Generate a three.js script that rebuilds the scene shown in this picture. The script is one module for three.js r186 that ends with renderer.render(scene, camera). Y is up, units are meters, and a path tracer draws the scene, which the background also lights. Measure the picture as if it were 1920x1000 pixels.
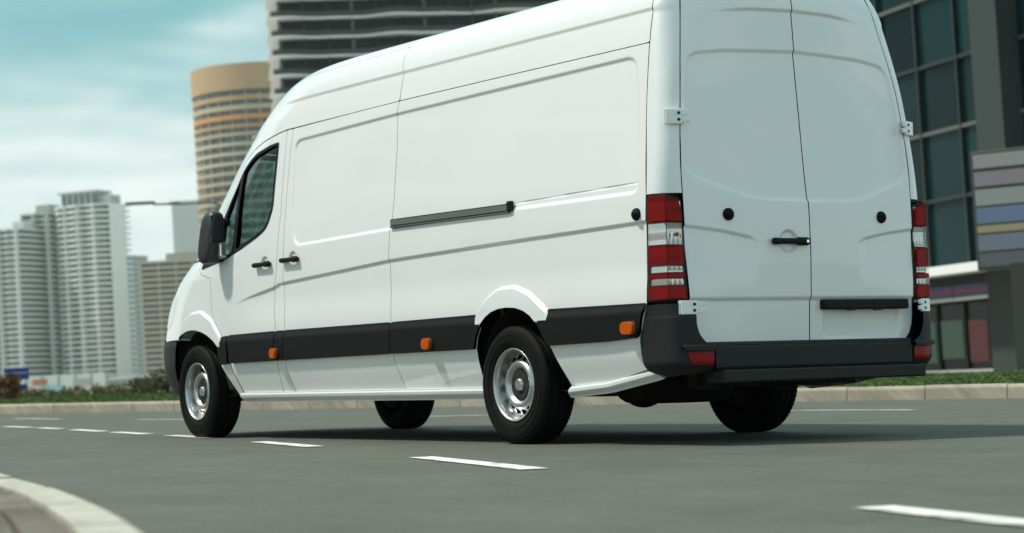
import * as THREE from 'three';
import { mergeGeometries } from 'three/addons/utils/BufferGeometryUtils.js';
import { RoundedBoxGeometry } from 'three/addons/geometries/RoundedBoxGeometry.js';
import { createNoise2D, createNoise3D } from 'simplex-noise';

// ---------------------------------------------------------------- camera, sky, sun, exposure
const scene = new THREE.Scene();
const CAM = { x: -8.122, y: 0.429, z: 10.656, yaw: -0.592, pitch: 0.049, roll: -0.03, f: 4041.7 };
const camera = new THREE.PerspectiveCamera(2 * Math.atan(500 / CAM.f) * 180 / Math.PI, 1.92, 0.1, 9000);
camera.position.set(CAM.x, CAM.y, CAM.z);
camera.rotation.set(CAM.pitch, CAM.yaw, CAM.roll, 'YXZ');
camera.focus = 12.6;
camera.userData.fStop = 2.9;
const renderer = new THREE.WebGLRenderer({ antialias: true });
renderer.setSize(1024, 533);
renderer.toneMapping = THREE.LinearToneMapping;
renderer.toneMappingExposure = 1.38;
renderer.shadowMap.enabled = true;

function mulberry(a) { return () => { a = (a + 0x6d2b79f5) | 0; let t = Math.imul(a ^ (a >>> 15), 1 | a); t = (t + Math.imul(t ^ (t >>> 7), 61 | t)) ^ t; return ((t ^ (t >>> 14)) >>> 0) / 4294967296; }; }
const rnd = mulberry(7);
const n2 = createNoise2D(mulberry(11)), n3 = createNoise3D(mulberry(12));
const clamp = (x, a = 0, b = 1) => Math.min(b, Math.max(a, x));
const sm = (a, b, x) => { const t = clamp((x - a) / (b - a)); return t * t * (3 - 2 * t); };
const mix = (a, b, t) => a + (b - a) * t;
const V = (x, y, z) => new THREE.Vector3(x, y, z);

{ // computed sky: pale haze low down, teal blue above, thin streaked clouds
  const w = 1536, h = 768, data = new Float32Array(w * h * 4);
  const fbm = (x, y, z, o) => { let s = 0, a = 1, t = 0; for (let i = 0; i < o; i++) { s += a * n3(x, y, z); t += a; x *= 2.03; y *= 2.03; z *= 2.03; a *= 0.52; } return s / t; };
  for (let j = 0; j < h; j++) {
    const el = (j + 0.5) / h * Math.PI - Math.PI / 2, ce = Math.cos(el), se = Math.sin(el);
    for (let i = 0; i < w; i++) {
      const az = (i + 0.5) / w * 2 * Math.PI, dx = Math.cos(az) * ce, dz = Math.sin(az) * ce;
      const k = (j * w + i) * 4, e = Math.max(0, se);
      const up = sm(0.0, 0.19, e), top = sm(0.15, 0.9, e);
      let r = mix(mix(0.76, 0.15, up), 0.18, top), g = mix(mix(0.82, 0.38, up), 0.36, top), b = mix(mix(0.78, 0.41, up), 0.42, top);
      const q = 1 / (e + 0.09), px = dx * q * 1.15, pz = dz * q * 1.15;
      const wx = fbm(px * 0.35 + 4, pz * 0.35, 1.7, 3), wz = fbm(px * 0.35, pz * 0.35 + 9, 5.2, 3);
      const c = fbm(px * 0.42 + wx * 0.9, pz * 0.85 + wz * 0.9, 3.1, 6) * 0.55 + fbm(px * 1.3 + wx, pz * 2.6 + wz, 8.4, 5) * 0.3;
      const cl = sm(-0.3, 0.5, c) * 0.78;
      r = mix(r, 0.80, cl); g = mix(g, 0.83, cl); b = mix(b, 0.80, cl);
      data[k] = r; data[k + 1] = g; data[k + 2] = b; data[k + 3] = 1;
    }
  }
  const sky = new THREE.DataTexture(data, w, h, THREE.RGBAFormat, THREE.FloatType);
  sky.mapping = THREE.EquirectangularReflectionMapping; sky.magFilter = sky.minFilter = THREE.LinearFilter; sky.wrapS = THREE.RepeatWrapping; sky.needsUpdate = true;
  scene.background = sky; scene.environment = sky;
}
const sun = new THREE.DirectionalLight(new THREE.Color().setRGB(1, 0.95, 0.86), 2.75);
sun.position.set(-0.44 * 60, 0.84 * 60, -0.33 * 60); sun.castShadow = true; sun.shadow.radius = 7;
sun.shadow.mapSize.set(4096, 4096); Object.assign(sun.shadow.camera, { left: -60, right: 60, top: 60, bottom: -60, near: 1, far: 200 });
scene.add(sun, sun.target);
scene.fog = new THREE.FogExp2(new THREE.Color().setRGB(0.82, 0.87, 0.84), 0.0001);

// ---------------------------------------------------------------- helpers
const FW = V(Math.sin(-CAM.yaw), 0, -Math.cos(CAM.yaw)), RT = V(Math.cos(CAM.yaw), 0, -Math.sin(CAM.yaw));   // level directions: along the street view, and to its right
camera.updateMatrixWorld();
const horizon = (px) => 781.4 - 0.03007 * (px + 1754);
// a spot on the ground seen in direction px, `depth` metres away
function spot(px, depth, y = 0) { const p = V(CAM.x, y, CAM.z).addScaledVector(FW, depth).addScaledVector(RT, (px - 960) / CAM.f * depth); p.y = y; return p; }
const names = new Map();
function numbered(n) { const k = names.get(n) || 0; names.set(n, k + 1); return k ? n + '_' + String(k).padStart(3, '0') : n; }
function mesh(name, geo, mat, parent) { const m = new THREE.Mesh(geo, mat); m.name = name; m.castShadow = m.receiveShadow = true; if (parent) parent.add(m); return m; }
function grp(name, parent) { const g = new THREE.Group(); g.name = name; if (parent) parent.add(g); return g; }
function thing(name, label, category, group) { const g = grp(numbered(name), scene); g.userData = { label, category }; if (group) g.userData.group = group; return g; }
function struct(name, o) { o.name = numbered(name); o.userData.kind = 'structure'; scene.add(o); return o; }
const M4 = () => new THREE.Matrix4();
function box(w, h, d, x = 0, y = 0, z = 0, rx = 0, ry = 0, rz = 0) { const g = new THREE.BoxGeometry(w, h, d); g.applyMatrix4(M4().makeRotationFromEuler(new THREE.Euler(rx, ry, rz))); return g.translate(x, y, z); }
function rbox(w, h, d, r, x = 0, y = 0, z = 0, s = 3) { return new RoundedBoxGeometry(w, h, d, s, r).translate(x, y, z); }
function cyl(r1, r2, h, x = 0, y = 0, z = 0, axis = 'y', seg = 24) { const g = new THREE.CylinderGeometry(r1, r2, h, seg); if (axis === 'x') g.rotateZ(Math.PI / 2); if (axis === 'z') g.rotateX(Math.PI / 2); return g.translate(x, y, z); }
const merge = (l) => mergeGeometries(l.map((g) => { const q = g.index ? g.toNonIndexed() : g; for (const k of Object.keys(q.attributes)) if (!['position', 'normal', 'uv'].includes(k)) q.deleteAttribute(k); return q; }));
function pchip(X, Y) {
  const n = X.length, h = [], d = [], m = new Array(n).fill(0);
  for (let i = 0; i < n - 1; i++) { h[i] = X[i + 1] - X[i]; d[i] = (Y[i + 1] - Y[i]) / h[i]; }
  m[0] = d[0]; m[n - 1] = d[n - 2];
  for (let i = 1; i < n - 1; i++) if (d[i - 1] * d[i] > 0) { const w1 = 2 * h[i] + h[i - 1], w2 = h[i] + 2 * h[i - 1]; m[i] = (w1 + w2) / (w1 / d[i - 1] + w2 / d[i]); }
  return (x) => {
    x = clamp(x, X[0], X[n - 1]); let i = 0; while (i < n - 2 && x > X[i + 1]) i++;
    const t = (x - X[i]) / h[i], t2 = t * t, t3 = t2 * t;
    return (2 * t3 - 3 * t2 + 1) * Y[i] + (t3 - 2 * t2 + t) * h[i] * m[i] + (3 * t2 - 2 * t3) * Y[i + 1] + (t3 - t2) * h[i] * m[i + 1];
  };
}
const lin = (X, Y) => (x) => { const n = X.length; if (x <= X[0]) return Y[0]; for (let i = 1; i < n; i++) if (x <= X[i]) return mix(Y[i - 1], Y[i], (x - X[i - 1]) / (X[i] - X[i - 1])); return Y[n - 1]; };
// signed distance to a polygon, negative inside
function sdPoly(P) {
  const n = P.length;
  return (x, y) => {
    let d = 1e9, s = 1;
    for (let i = 0, j = n - 1; i < n; j = i++) {
      const ax = P[i][0], ay = P[i][1], ex = P[j][0] - ax, ey = P[j][1] - ay, wx = x - ax, wy = y - ay;
      const t = clamp((wx * ex + wy * ey) / (ex * ex + ey * ey + 1e-12)), bx = wx - ex * t, by = wy - ey * t, q = bx * bx + by * by;
      if (q < d) d = q;
      const c1 = y >= ay, c2 = y < P[j][1], c3 = ex * wy > ey * wx;
      if ((c1 && c2 && c3) || (!c1 && !c2 && !c3)) s = -s;
    }
    return s * Math.sqrt(d);
  };
}
// polygon with its corners rounded
function fillet(P, r, seg = 5) {
  const out = [], n = P.length;
  for (let i = 0; i < n; i++) {
    const a = P[(i + n - 1) % n], b = P[i], c = P[(i + 1) % n], rr = (b[2] ?? r);
    const l1 = Math.hypot(a[0] - b[0], a[1] - b[1]), l2 = Math.hypot(c[0] - b[0], c[1] - b[1]), k = Math.min(rr, l1 * 0.45, l2 * 0.45);
    if (k < 1e-4) { out.push([b[0], b[1]]); continue; }
    const p = [b[0] + (a[0] - b[0]) / l1 * k, b[1] + (a[1] - b[1]) / l1 * k], q = [b[0] + (c[0] - b[0]) / l2 * k, b[1] + (c[1] - b[1]) / l2 * k];
    for (let s = 0; s <= seg; s++) { const t = s / seg, u = 1 - t; out.push([u * u * p[0] + 2 * u * t * b[0] + t * t * q[0], u * u * p[1] + 2 * u * t * b[1] + t * t * q[1]]); }
  }
  return out;
}
// a sheet-metal panel: the part of the surface S(a,b) inside a polygon of its own coordinates, with turned-in edges
function panel(S, poly, { holes = [], da = 0.015, db = 0.015, gap = 0.003, depth = 0.02, flip = 1, holeGap = 0, box: bx } = {}) {
  const sd = sdPoly(poly), hs = holes.map(sdPoly);
  const F = (a, b) => { let f = sd(a, b) + gap; for (const h of hs) f = Math.max(f, holeGap - h(a, b)); return f; };
  let a0 = 1e9, a1 = -1e9, b0 = 1e9, b1 = -1e9;
  for (const [a, b] of poly) { a0 = Math.min(a0, a); a1 = Math.max(a1, a); b0 = Math.min(b0, b); b1 = Math.max(b1, b); }
  const na = Math.max(2, Math.ceil((a1 - a0) / da)), nb = Math.max(2, Math.ceil((b1 - b0) / db)), sa = (a1 - a0) / na, sb = (b1 - b0) / nb;
  const f = new Float64Array((na + 1) * (nb + 1));
  for (let j = 0; j <= nb; j++) for (let i = 0; i <= na; i++) f[j * (na + 1) + i] = F(a0 + i * sa, b0 + j * sb);
  const pos = [], nor = [], uv = [], idx = [], vid = new Map(), prm = [];
  const e = 0.0015, A = V(), B = V(), c0 = V(), c1 = V(), T = [0, 0, 0], at = (a, b, v) => { const p = S(a, b); return v.set(p[0], p[1], p[2]); };
  const vert = (key, a, b) => {
    let k = vid.get(key); if (k !== undefined) return k;
    k = pos.length / 3; vid.set(key, k);
    const p = S(a, b), x = p[0], y = p[1], z = p[2];
    at(a + e, b, A); at(a - e, b, c0); A.sub(c0); at(a, b + e, B); at(a, b - e, c1); B.sub(c1);
    A.cross(B).multiplyScalar(flip).normalize();
    pos.push(x, y, z); nor.push(A.x, A.y, A.z); uv.push(a, b); prm.push([a, b]); return k;
  };
  const N = (i, j) => f[j * (na + 1) + i];
  const cross = (i, j, i2, j2) => {
    const key = i < i2 || j < j2 ? 'e' + i + ',' + j + ',' + (i2 - i) : 'e' + i2 + ',' + j2 + ',' + (i - i2);
    if (vid.has(key)) return vid.get(key);
    let ax = a0 + i * sa, ay = b0 + j * sb, bx2 = a0 + i2 * sa, by = b0 + j2 * sb, fa = N(i, j), lo = 0, hi = 1;
    for (let q = 0; q < 9; q++) { const m = (lo + hi) / 2, fm = F(mix(ax, bx2, m), mix(ay, by, m)); if ((fm < 0) === (fa < 0)) lo = m; else hi = m; }
    const m = (lo + hi) / 2; return vert(key, mix(ax, bx2, m), mix(ay, by, m));
  };
  const rim = [];
  for (let j = 0; j < nb; j++) for (let i = 0; i < na; i++) {
    const c = [[i, j], [i + 1, j], [i + 1, j + 1], [i, j + 1]], inside = c.map(([p, q]) => N(p, q) < 0), cnt = inside.filter(Boolean).length;
    if (!cnt) continue;
    const ring = [], isX = [];
    for (let k = 0; k < 4; k++) {
      const [p, q] = c[k], [r, s] = c[(k + 1) % 4];
      if (inside[k]) { ring.push(vert('n' + p + ',' + q, a0 + p * sa, b0 + q * sb)); isX.push(false); }
      if (inside[k] !== inside[(k + 1) % 4]) { ring.push(cross(p, q, r, s)); isX.push(inside[k] ? 1 : 2); }
    }
    for (let k = 1; k + 1 < ring.length; k++) if (flip > 0) idx.push(ring[0], ring[k], ring[k + 1]); else idx.push(ring[0], ring[k + 1], ring[k]);
    for (let k = 0; k < ring.length; k++) if (isX[k] === 1 && isX[(k + 1) % ring.length] === 2) rim.push([ring[k], ring[(k + 1) % ring.length]]);
    // panel borders that fall on the grid's own border
    for (let k = 0; k < 4; k++) { const [p, q] = c[k], [r, s] = c[(k + 1) % 4]; if (inside[k] && inside[(k + 1) % 4] && ((p === r && (p === 0 || p === na)) || (q === s && (q === 0 || q === nb)))) rim.push([vid.get('n' + p + ',' + q), vid.get('n' + r + ',' + s)]); }
  }
  if (depth > 0) for (const [u, v] of rim) {
    const k = pos.length / 3, P = (q) => V(pos[q * 3], pos[q * 3 + 1], pos[q * 3 + 2]), Q = (q) => P(q).addScaledVector(V(nor[q * 3], nor[q * 3 + 1], nor[q * 3 + 2]), -depth);
    const p = P(u), q = P(v), p2 = Q(u), q2 = Q(v), n = q.clone().sub(p).cross(p2.clone().sub(p)).normalize().multiplyScalar(-flip);
    for (const w of [p, q, q2, p2]) { pos.push(w.x, w.y, w.z); nor.push(n.x, n.y, n.z); }
    uv.push(...prm[u], ...prm[v], ...prm[v], ...prm[u]); idx.push(k, k + 1, k + 2, k, k + 2, k + 3);
  }
  const g = new THREE.BufferGeometry();
  g.setAttribute('position', new THREE.Float32BufferAttribute(pos, 3)); g.setAttribute('normal', new THREE.Float32BufferAttribute(nor, 3)); g.setAttribute('uv', new THREE.Float32BufferAttribute(uv, 2)); g.setIndex(idx);
  return g;
}
function mirrorX(g) {
  const q = g.clone(), p = q.attributes.position, n = q.attributes.normal;
  for (let i = 0; i < p.count; i++) { p.setX(i, -p.getX(i)); n.setX(i, -n.getX(i)); }
  const ix = q.index ? Array.from(q.index.array) : null;
  if (ix) { for (let i = 0; i < ix.length; i += 3) { const t = ix[i]; ix[i] = ix[i + 1]; ix[i + 1] = t; } q.setIndex(ix); }
  return q;
}

// ---------------------------------------------------------------- materials
function noiseTex(w, h, fn, color = true) {
  const d = new Uint8Array(w * h * 4);
  for (let j = 0; j < h; j++) for (let i = 0; i < w; i++) { const c = fn(i, j), k = (j * w + i) * 4; d[k] = clamp(c[0]) * 255; d[k + 1] = clamp(c[1]) * 255; d[k + 2] = clamp(c[2]) * 255; d[k + 3] = 255; }
  const t = new THREE.DataTexture(d, w, h); t.magFilter = THREE.LinearFilter; t.minFilter = THREE.LinearMipmapLinearFilter; t.generateMipmaps = true; t.wrapS = t.wrapT = THREE.RepeatWrapping;
  if (color) t.colorSpace = THREE.SRGBColorSpace; t.needsUpdate = true; return t;
}
// noise that tiles: sampled on a torus
function tile(u, v, f, seed = 0) { const a = u * 2 * Math.PI, b = v * 2 * Math.PI, R = f / (2 * Math.PI); return (n3(Math.cos(a) * R + seed, Math.sin(a) * R, Math.cos(b) * R + 3.3) + n3(Math.sin(b) * R + seed, Math.cos(a) * R + 9.1, Math.sin(a) * R)) * 0.6; }
const rgb = (r, g, b) => new THREE.Color().setRGB(r, g, b);
const std = (c, roughness = 0.6, o = {}) => new THREE.MeshStandardMaterial({ color: c, roughness, side: THREE.DoubleSide, ...o });
const phy = (c, roughness = 0.5, o = {}) => new THREE.MeshPhysicalMaterial({ color: c, roughness, side: THREE.DoubleSide, ...o });
const M = {};
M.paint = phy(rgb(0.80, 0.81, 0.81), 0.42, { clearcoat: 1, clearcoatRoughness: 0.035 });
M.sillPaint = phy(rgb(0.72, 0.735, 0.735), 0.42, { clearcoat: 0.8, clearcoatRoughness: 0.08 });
M.trim = phy(rgb(0.006, 0.0065, 0.007), 0.55, { specularIntensity: 0.4 });
M.bumper = phy(rgb(0.009, 0.010, 0.011), 0.55, { specularIntensity: 0.7, bumpMap: noiseTex(256, 256, () => { const v = rnd(); return [v, v, v]; }, false), bumpScale: 0.0003 });
M.rubber = phy(rgb(0.0055, 0.0055, 0.0055), 0.72, { specularIntensity: 0.3 });
M.black = std(rgb(0.01, 0.01, 0.011), 0.8);
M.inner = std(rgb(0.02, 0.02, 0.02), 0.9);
M.rimMetal = phy(rgb(0.52, 0.53, 0.53), 0.34, { metalness: 0.85, clearcoat: 0.4, clearcoatRoughness: 0.2 });
M.rail = phy(rgb(0.30, 0.30, 0.29), 0.4, { metalness: 0.8 });
M.chrome = phy(rgb(0.85, 0.85, 0.85), 0.12, { metalness: 1 });
M.chromeDark = phy(rgb(0.10, 0.10, 0.105), 0.25, { metalness: 1 });
M.glass = phy(rgb(0.55, 0.74, 0.74), 0.01, { transmission: 1, thickness: 0, ior: 1.5 });
M.mirrorShell = phy(rgb(0.028, 0.031, 0.033), 0.45);
M.mirror = phy(rgb(0.12, 0.13, 0.14), 0.12, { metalness: 1 });
M.seat = std(rgb(0.10, 0.12, 0.125), 0.9);
M.cabLining = std(rgb(0.30, 0.32, 0.32), 0.9);
M.redLens = phy(rgb(0.50, 0.004, 0.006), 0.05, { transmission: 0.75, thickness: 0, ior: 1.4, specularIntensity: 0.35 });
M.clearLens = phy(rgb(0.95, 0.95, 0.94), 0.04, { transmission: 0.9, thickness: 0, ior: 1.49, clearcoat: 1, clearcoatRoughness: 0.02 });
M.redReflector = phy(rgb(0.26, 0.004, 0.006), 0.3, { specularIntensity: 0.4 });
M.amber = phy(rgb(0.50, 0.085, 0.002), 0.25, { specularIntensity: 0.4 });
M.hinge = phy(rgb(0.80, 0.81, 0.81), 0.4, { clearcoat: 0.6 });
M.dark = std(rgb(0.03, 0.03, 0.03), 0.7);

// ---------------------------------------------------------------- the van's surfaces (rear axle at z = 0, nose towards -z, left side at -x)
const Wd = pchip([.2, .33, .57, .8, 1.0, 1.2, 1.35, 1.47, 1.65, 1.82, 2.02, 2.21, 2.40, 2.52, 2.58, 2.62, 2.65, 2.67, 2.68], [.885, .921, .984, .991, .993, .992, .987, .978, .959, .939, .913, .884, .842, .80, .763, .722, .67, .60, .50]);
const ZS = lin([.6, 1.2, 1.5, 2.75], [-3.7, -3.5, -2.7, -2.0]), NE = lin([.8, 1.4, 2.3, 2.7], [3.4, 3.3, 3.3, 2.6]);
const ZC = pchip([.2, .35, .5, .65, .75, .85, .95, 1.05, 1.15, 1.25, 1.32, 1.4, 1.5, 1.6, 1.75, 1.9, 2.05, 2.2, 2.35, 2.5, 2.58, 2.63, 2.66, 2.68], [-5.4, -5.485, -5.544, -5.56, -5.56, -5.53, -5.49, -5.425, -5.315, -5.185, -5.09, -4.955, -4.85, -4.788, -4.664, -4.498, -4.334, -4.15, -3.981, -3.81, -3.70, -3.58, -3.4, -3.15]);
function X0(z, y) { const s = ZS(y), u = (s - z) / (s - ZC(y)); if (u <= 0) return -Wd(y); if (u >= 1) return 0; const n = NE(y); return -Wd(y) * Math.pow(1 - Math.pow(u, n), 1 / n); }
const yOf = (b) => (b < 2.5 ? b : 2.5 + 0.18 * Math.sin(Math.min(1, (b - 2.5) / 0.3) * Math.PI / 2));
const zLim = (y, u = 0.86) => ZS(y) - u * (ZS(y) - ZC(y));
const gutterY = lin([-3.6, -2.75, -1.37, 0, 1.4], [2.15, 2.2, 2.225, 2.225, 2.22]);
const recSD = sdPoly(fillet([[-2.79, 2.115], [-1.38, 2.145], [0.99, 2.163], [1.21, 2.165, .1], [1.262, 1.9, 0], [1.302, 1.385, .07], [0.06, 1.39, 0], [-1.33, 1.376, 0], [-2.69, 1.352, .1], [-2.74, 1.6, 0]], 0.09, 6));
const creaseY = lin([-3.75, -3.34, -2.99, -2.9, -2.77, -1.37, 0, 1.34], [.975, 1.04, 1.087, 1.11, 1.116, 1.184, 1.212, 1.233]);
const flareR = fillet([[-.375, .70], [-.352, .785], [-.231, .884], [-.093, .941], [.079, .945], [.244, .893], [.416, .786], [.46, .70]], 0.03), flareF = fillet([[-4.68, .66], [-4.654, .745], [-4.529, .894], [-4.358, .957], [-4.172, .966], [-3.985, .894], [-3.84, .762], [-3.80, .66]], 0.03);
const sdFR = sdPoly(flareR), sdFF = sdPoly(flareF);
const lineSD = (x, y, a, b, c, d) => { const ex = c - a, ey = d - b, t = clamp(((x - a) * ex + (y - b) * ey) / (ex * ex + ey * ey)); return Math.hypot(x - a - ex * t, y - b - ey * t); };
const pocket = (z, y, cz, cy, r) => { const d = Math.hypot(z - cz, y - cy); return -0.013 * sm(r, r * 0.7, d); };
const flats = { waves: true };
function side(z, y) { // how far the metal stands out from the plain body surface
  let d = 0;
  if (y > 1.3 && y < 2.25 && z > -2.9 && z < 1.4) {
    d -= 0.013 * (1 - sm(-0.022, 0.006, recSD(z, y)));
    if (z > 0) d -= 0.004 * (1 - sm(0.002, 0.006, lineSD(z, y, 0.06, 1.428, 1.285, 1.445)));
  }
  if (y > 2.15) d += 0.011 * sm(2.398, 2.425, y) * sm(-3.35, -2.75, z) * (1 - 0.7 * sm(2.45, 2.62, y));
  if (y > 0.8 && y < 1.3 && z > -3.8) { const c = creaseY(z), k = sm(-3.72, -3.1, z); d -= 0.013 * k * sm(c + 0.003, c - 0.02, y) * sm(0.8, 1.02, y); }
  if (y < 1.0 && z < 0.5) { if (z > -0.5) d += 0.022 * (1 - sm(-0.022, 0.004, sdFR(z, y))); else if (z < -3.7) d += 0.022 * (1 - sm(-0.022, 0.004, sdFF(z, y))); }
  if (y < 0.60) d -= 0.006 * sm(0.58, 0.555, y);
  if (y > 1.1 && y < 1.45) { d += pocket(z, y, -3.125, 1.252, 0.062); d += pocket(z, y, -2.70, 1.262, 0.062); }
  return d;
}
const sideS = (off = () => 0) => (z, b) => { const y = yOf(b); return [X0(z, y) - side(z, y) - off(z, y), y, z]; };
const plainS = (inset) => (z, b) => { const y = yOf(b); return [X0(z, y) + inset, y, z]; };
// rear
const zQ = pchip([.39, .58, .783, 1.377, 1.864, 2.284, 2.467, 2.68], [1.307, 1.29, 1.355, 1.371, 1.334, 1.312, 1.298, 1.27]);
const xD = pchip([.5, .7, 1.08, 1.48, 1.95, 2.31, 2.57, 2.68], [.82, .828, .847, .851, .811, .749, .69, .60]);
const zE = pchip([.3, .7, 1.08, 1.48, 1.95, 2.31, 2.57, 2.68], [1.53, 1.528, 1.525, 1.512, 1.478, 1.419, 1.36, 1.30]);
const zM = pchip([.3, .54, .8, 1.1, 1.34, 1.49, 1.82, 2.2, 2.5, 2.62, 2.68], [1.555, 1.559, 1.573, 1.583, 1.578, 1.563, 1.535, 1.502, 1.478, 1.44, 1.40]);
const rz0 = (x, y) => zM(y) - (zM(y) - zE(y)) * Math.pow(Math.abs(x) / xD(y), 2.3);
const rrSD = sdPoly(fillet([[-.748, 2.155, .09], [-.5, 2.183, 0], [0, 2.2, 0], [.5, 2.183, 0], [.748, 2.155, .09], [.79, 1.85, 0], [.83, 1.478, .09], [.40, 1.342, .12], [0, 1.335, 0], [-.40, 1.342, .12], [-.83, 1.478, .09], [-.79, 1.85, 0]], 0.05, 7));
const plateSD = sdPoly(fillet([[.10, .77], [.10, .552], [.715, .552], [.715, .77]], 0.06, 6));
const topY = lin([-.62, -.3, 0, .3, .62], [2.388, 2.413, 2.42, 2.413, 2.388]), rcY = lin([.34, .42, .6, .9], [1.10, 1.14, 1.173, 1.208]);
function rear(x, y) {
  let d = 0; const ax = Math.abs(x);
  if (y > 1.28) d -= 0.013 * (1 - sm(-0.022, 0.006, rrSD(x, y)));
  if (y > 2.3) { const t = topY(x), k = 1 - sm(0.3, 0.62, ax); d += 0.014 * k * sm(t - 0.006, t + 0.018, y) * (1 - sm(t + 0.02, t + 0.2, y)); }
  if (y > 0.85 && y < 1.3) { const c = rcY(ax), k = sm(0.36, 0.46, ax); d -= 0.012 * k * sm(c + 0.002, c - 0.02, y) * sm(0.85, 1.1, y); }
  d -= 0.014 * sm(0.806, 0.778, y);
  if (y < 0.8 && x > 0) d -= 0.016 * (1 - sm(-0.03, 0.004, plateSD(x, y)));
  if (x < 0) d += pocket(x, y, -0.158, 1.11, 0.07);
  return d;
}
const rearS = (off = 0) => (x, y) => [x, y, rz0(x, y) + rear(x, y) + off];
// rounded rear corner between the side seam and the door edge; q runs 0..1
function cornerS(q, y, off = 0, s = -1) {
  const z0 = zQ(y), x0 = X0(z0, y) - side(z0, y), x1 = -xD(y), z1 = rz0(x1, y), L = Math.hypot(x1 - x0, z1 - z0) * 1.35;
  const sl = (rz0(x1 + 0.01, y) - z1) / 0.01, tl = Math.hypot(1, sl);
  const h = (t) => { const t2 = t * t, t3 = t2 * t, a = 2 * t3 - 3 * t2 + 1, b = t3 - 2 * t2 + t, c = 3 * t2 - 2 * t3, d = t3 - t2; return [a * x0 + c * x1 + d * L / tl, a * z0 + b * L + c * z1 + d * L * sl / tl]; };
  const p = h(q), e = 0.01, p1 = h(Math.min(1, q + e)), p0 = h(Math.max(0, q - e)), dx = p1[0] - p0[0], dz = p1[1] - p0[1], l = Math.hypot(dx, dz) || 1;
  return [(p[0] - dz / l * off) * -s, y, p[1] + dx / l * off];
}

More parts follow.
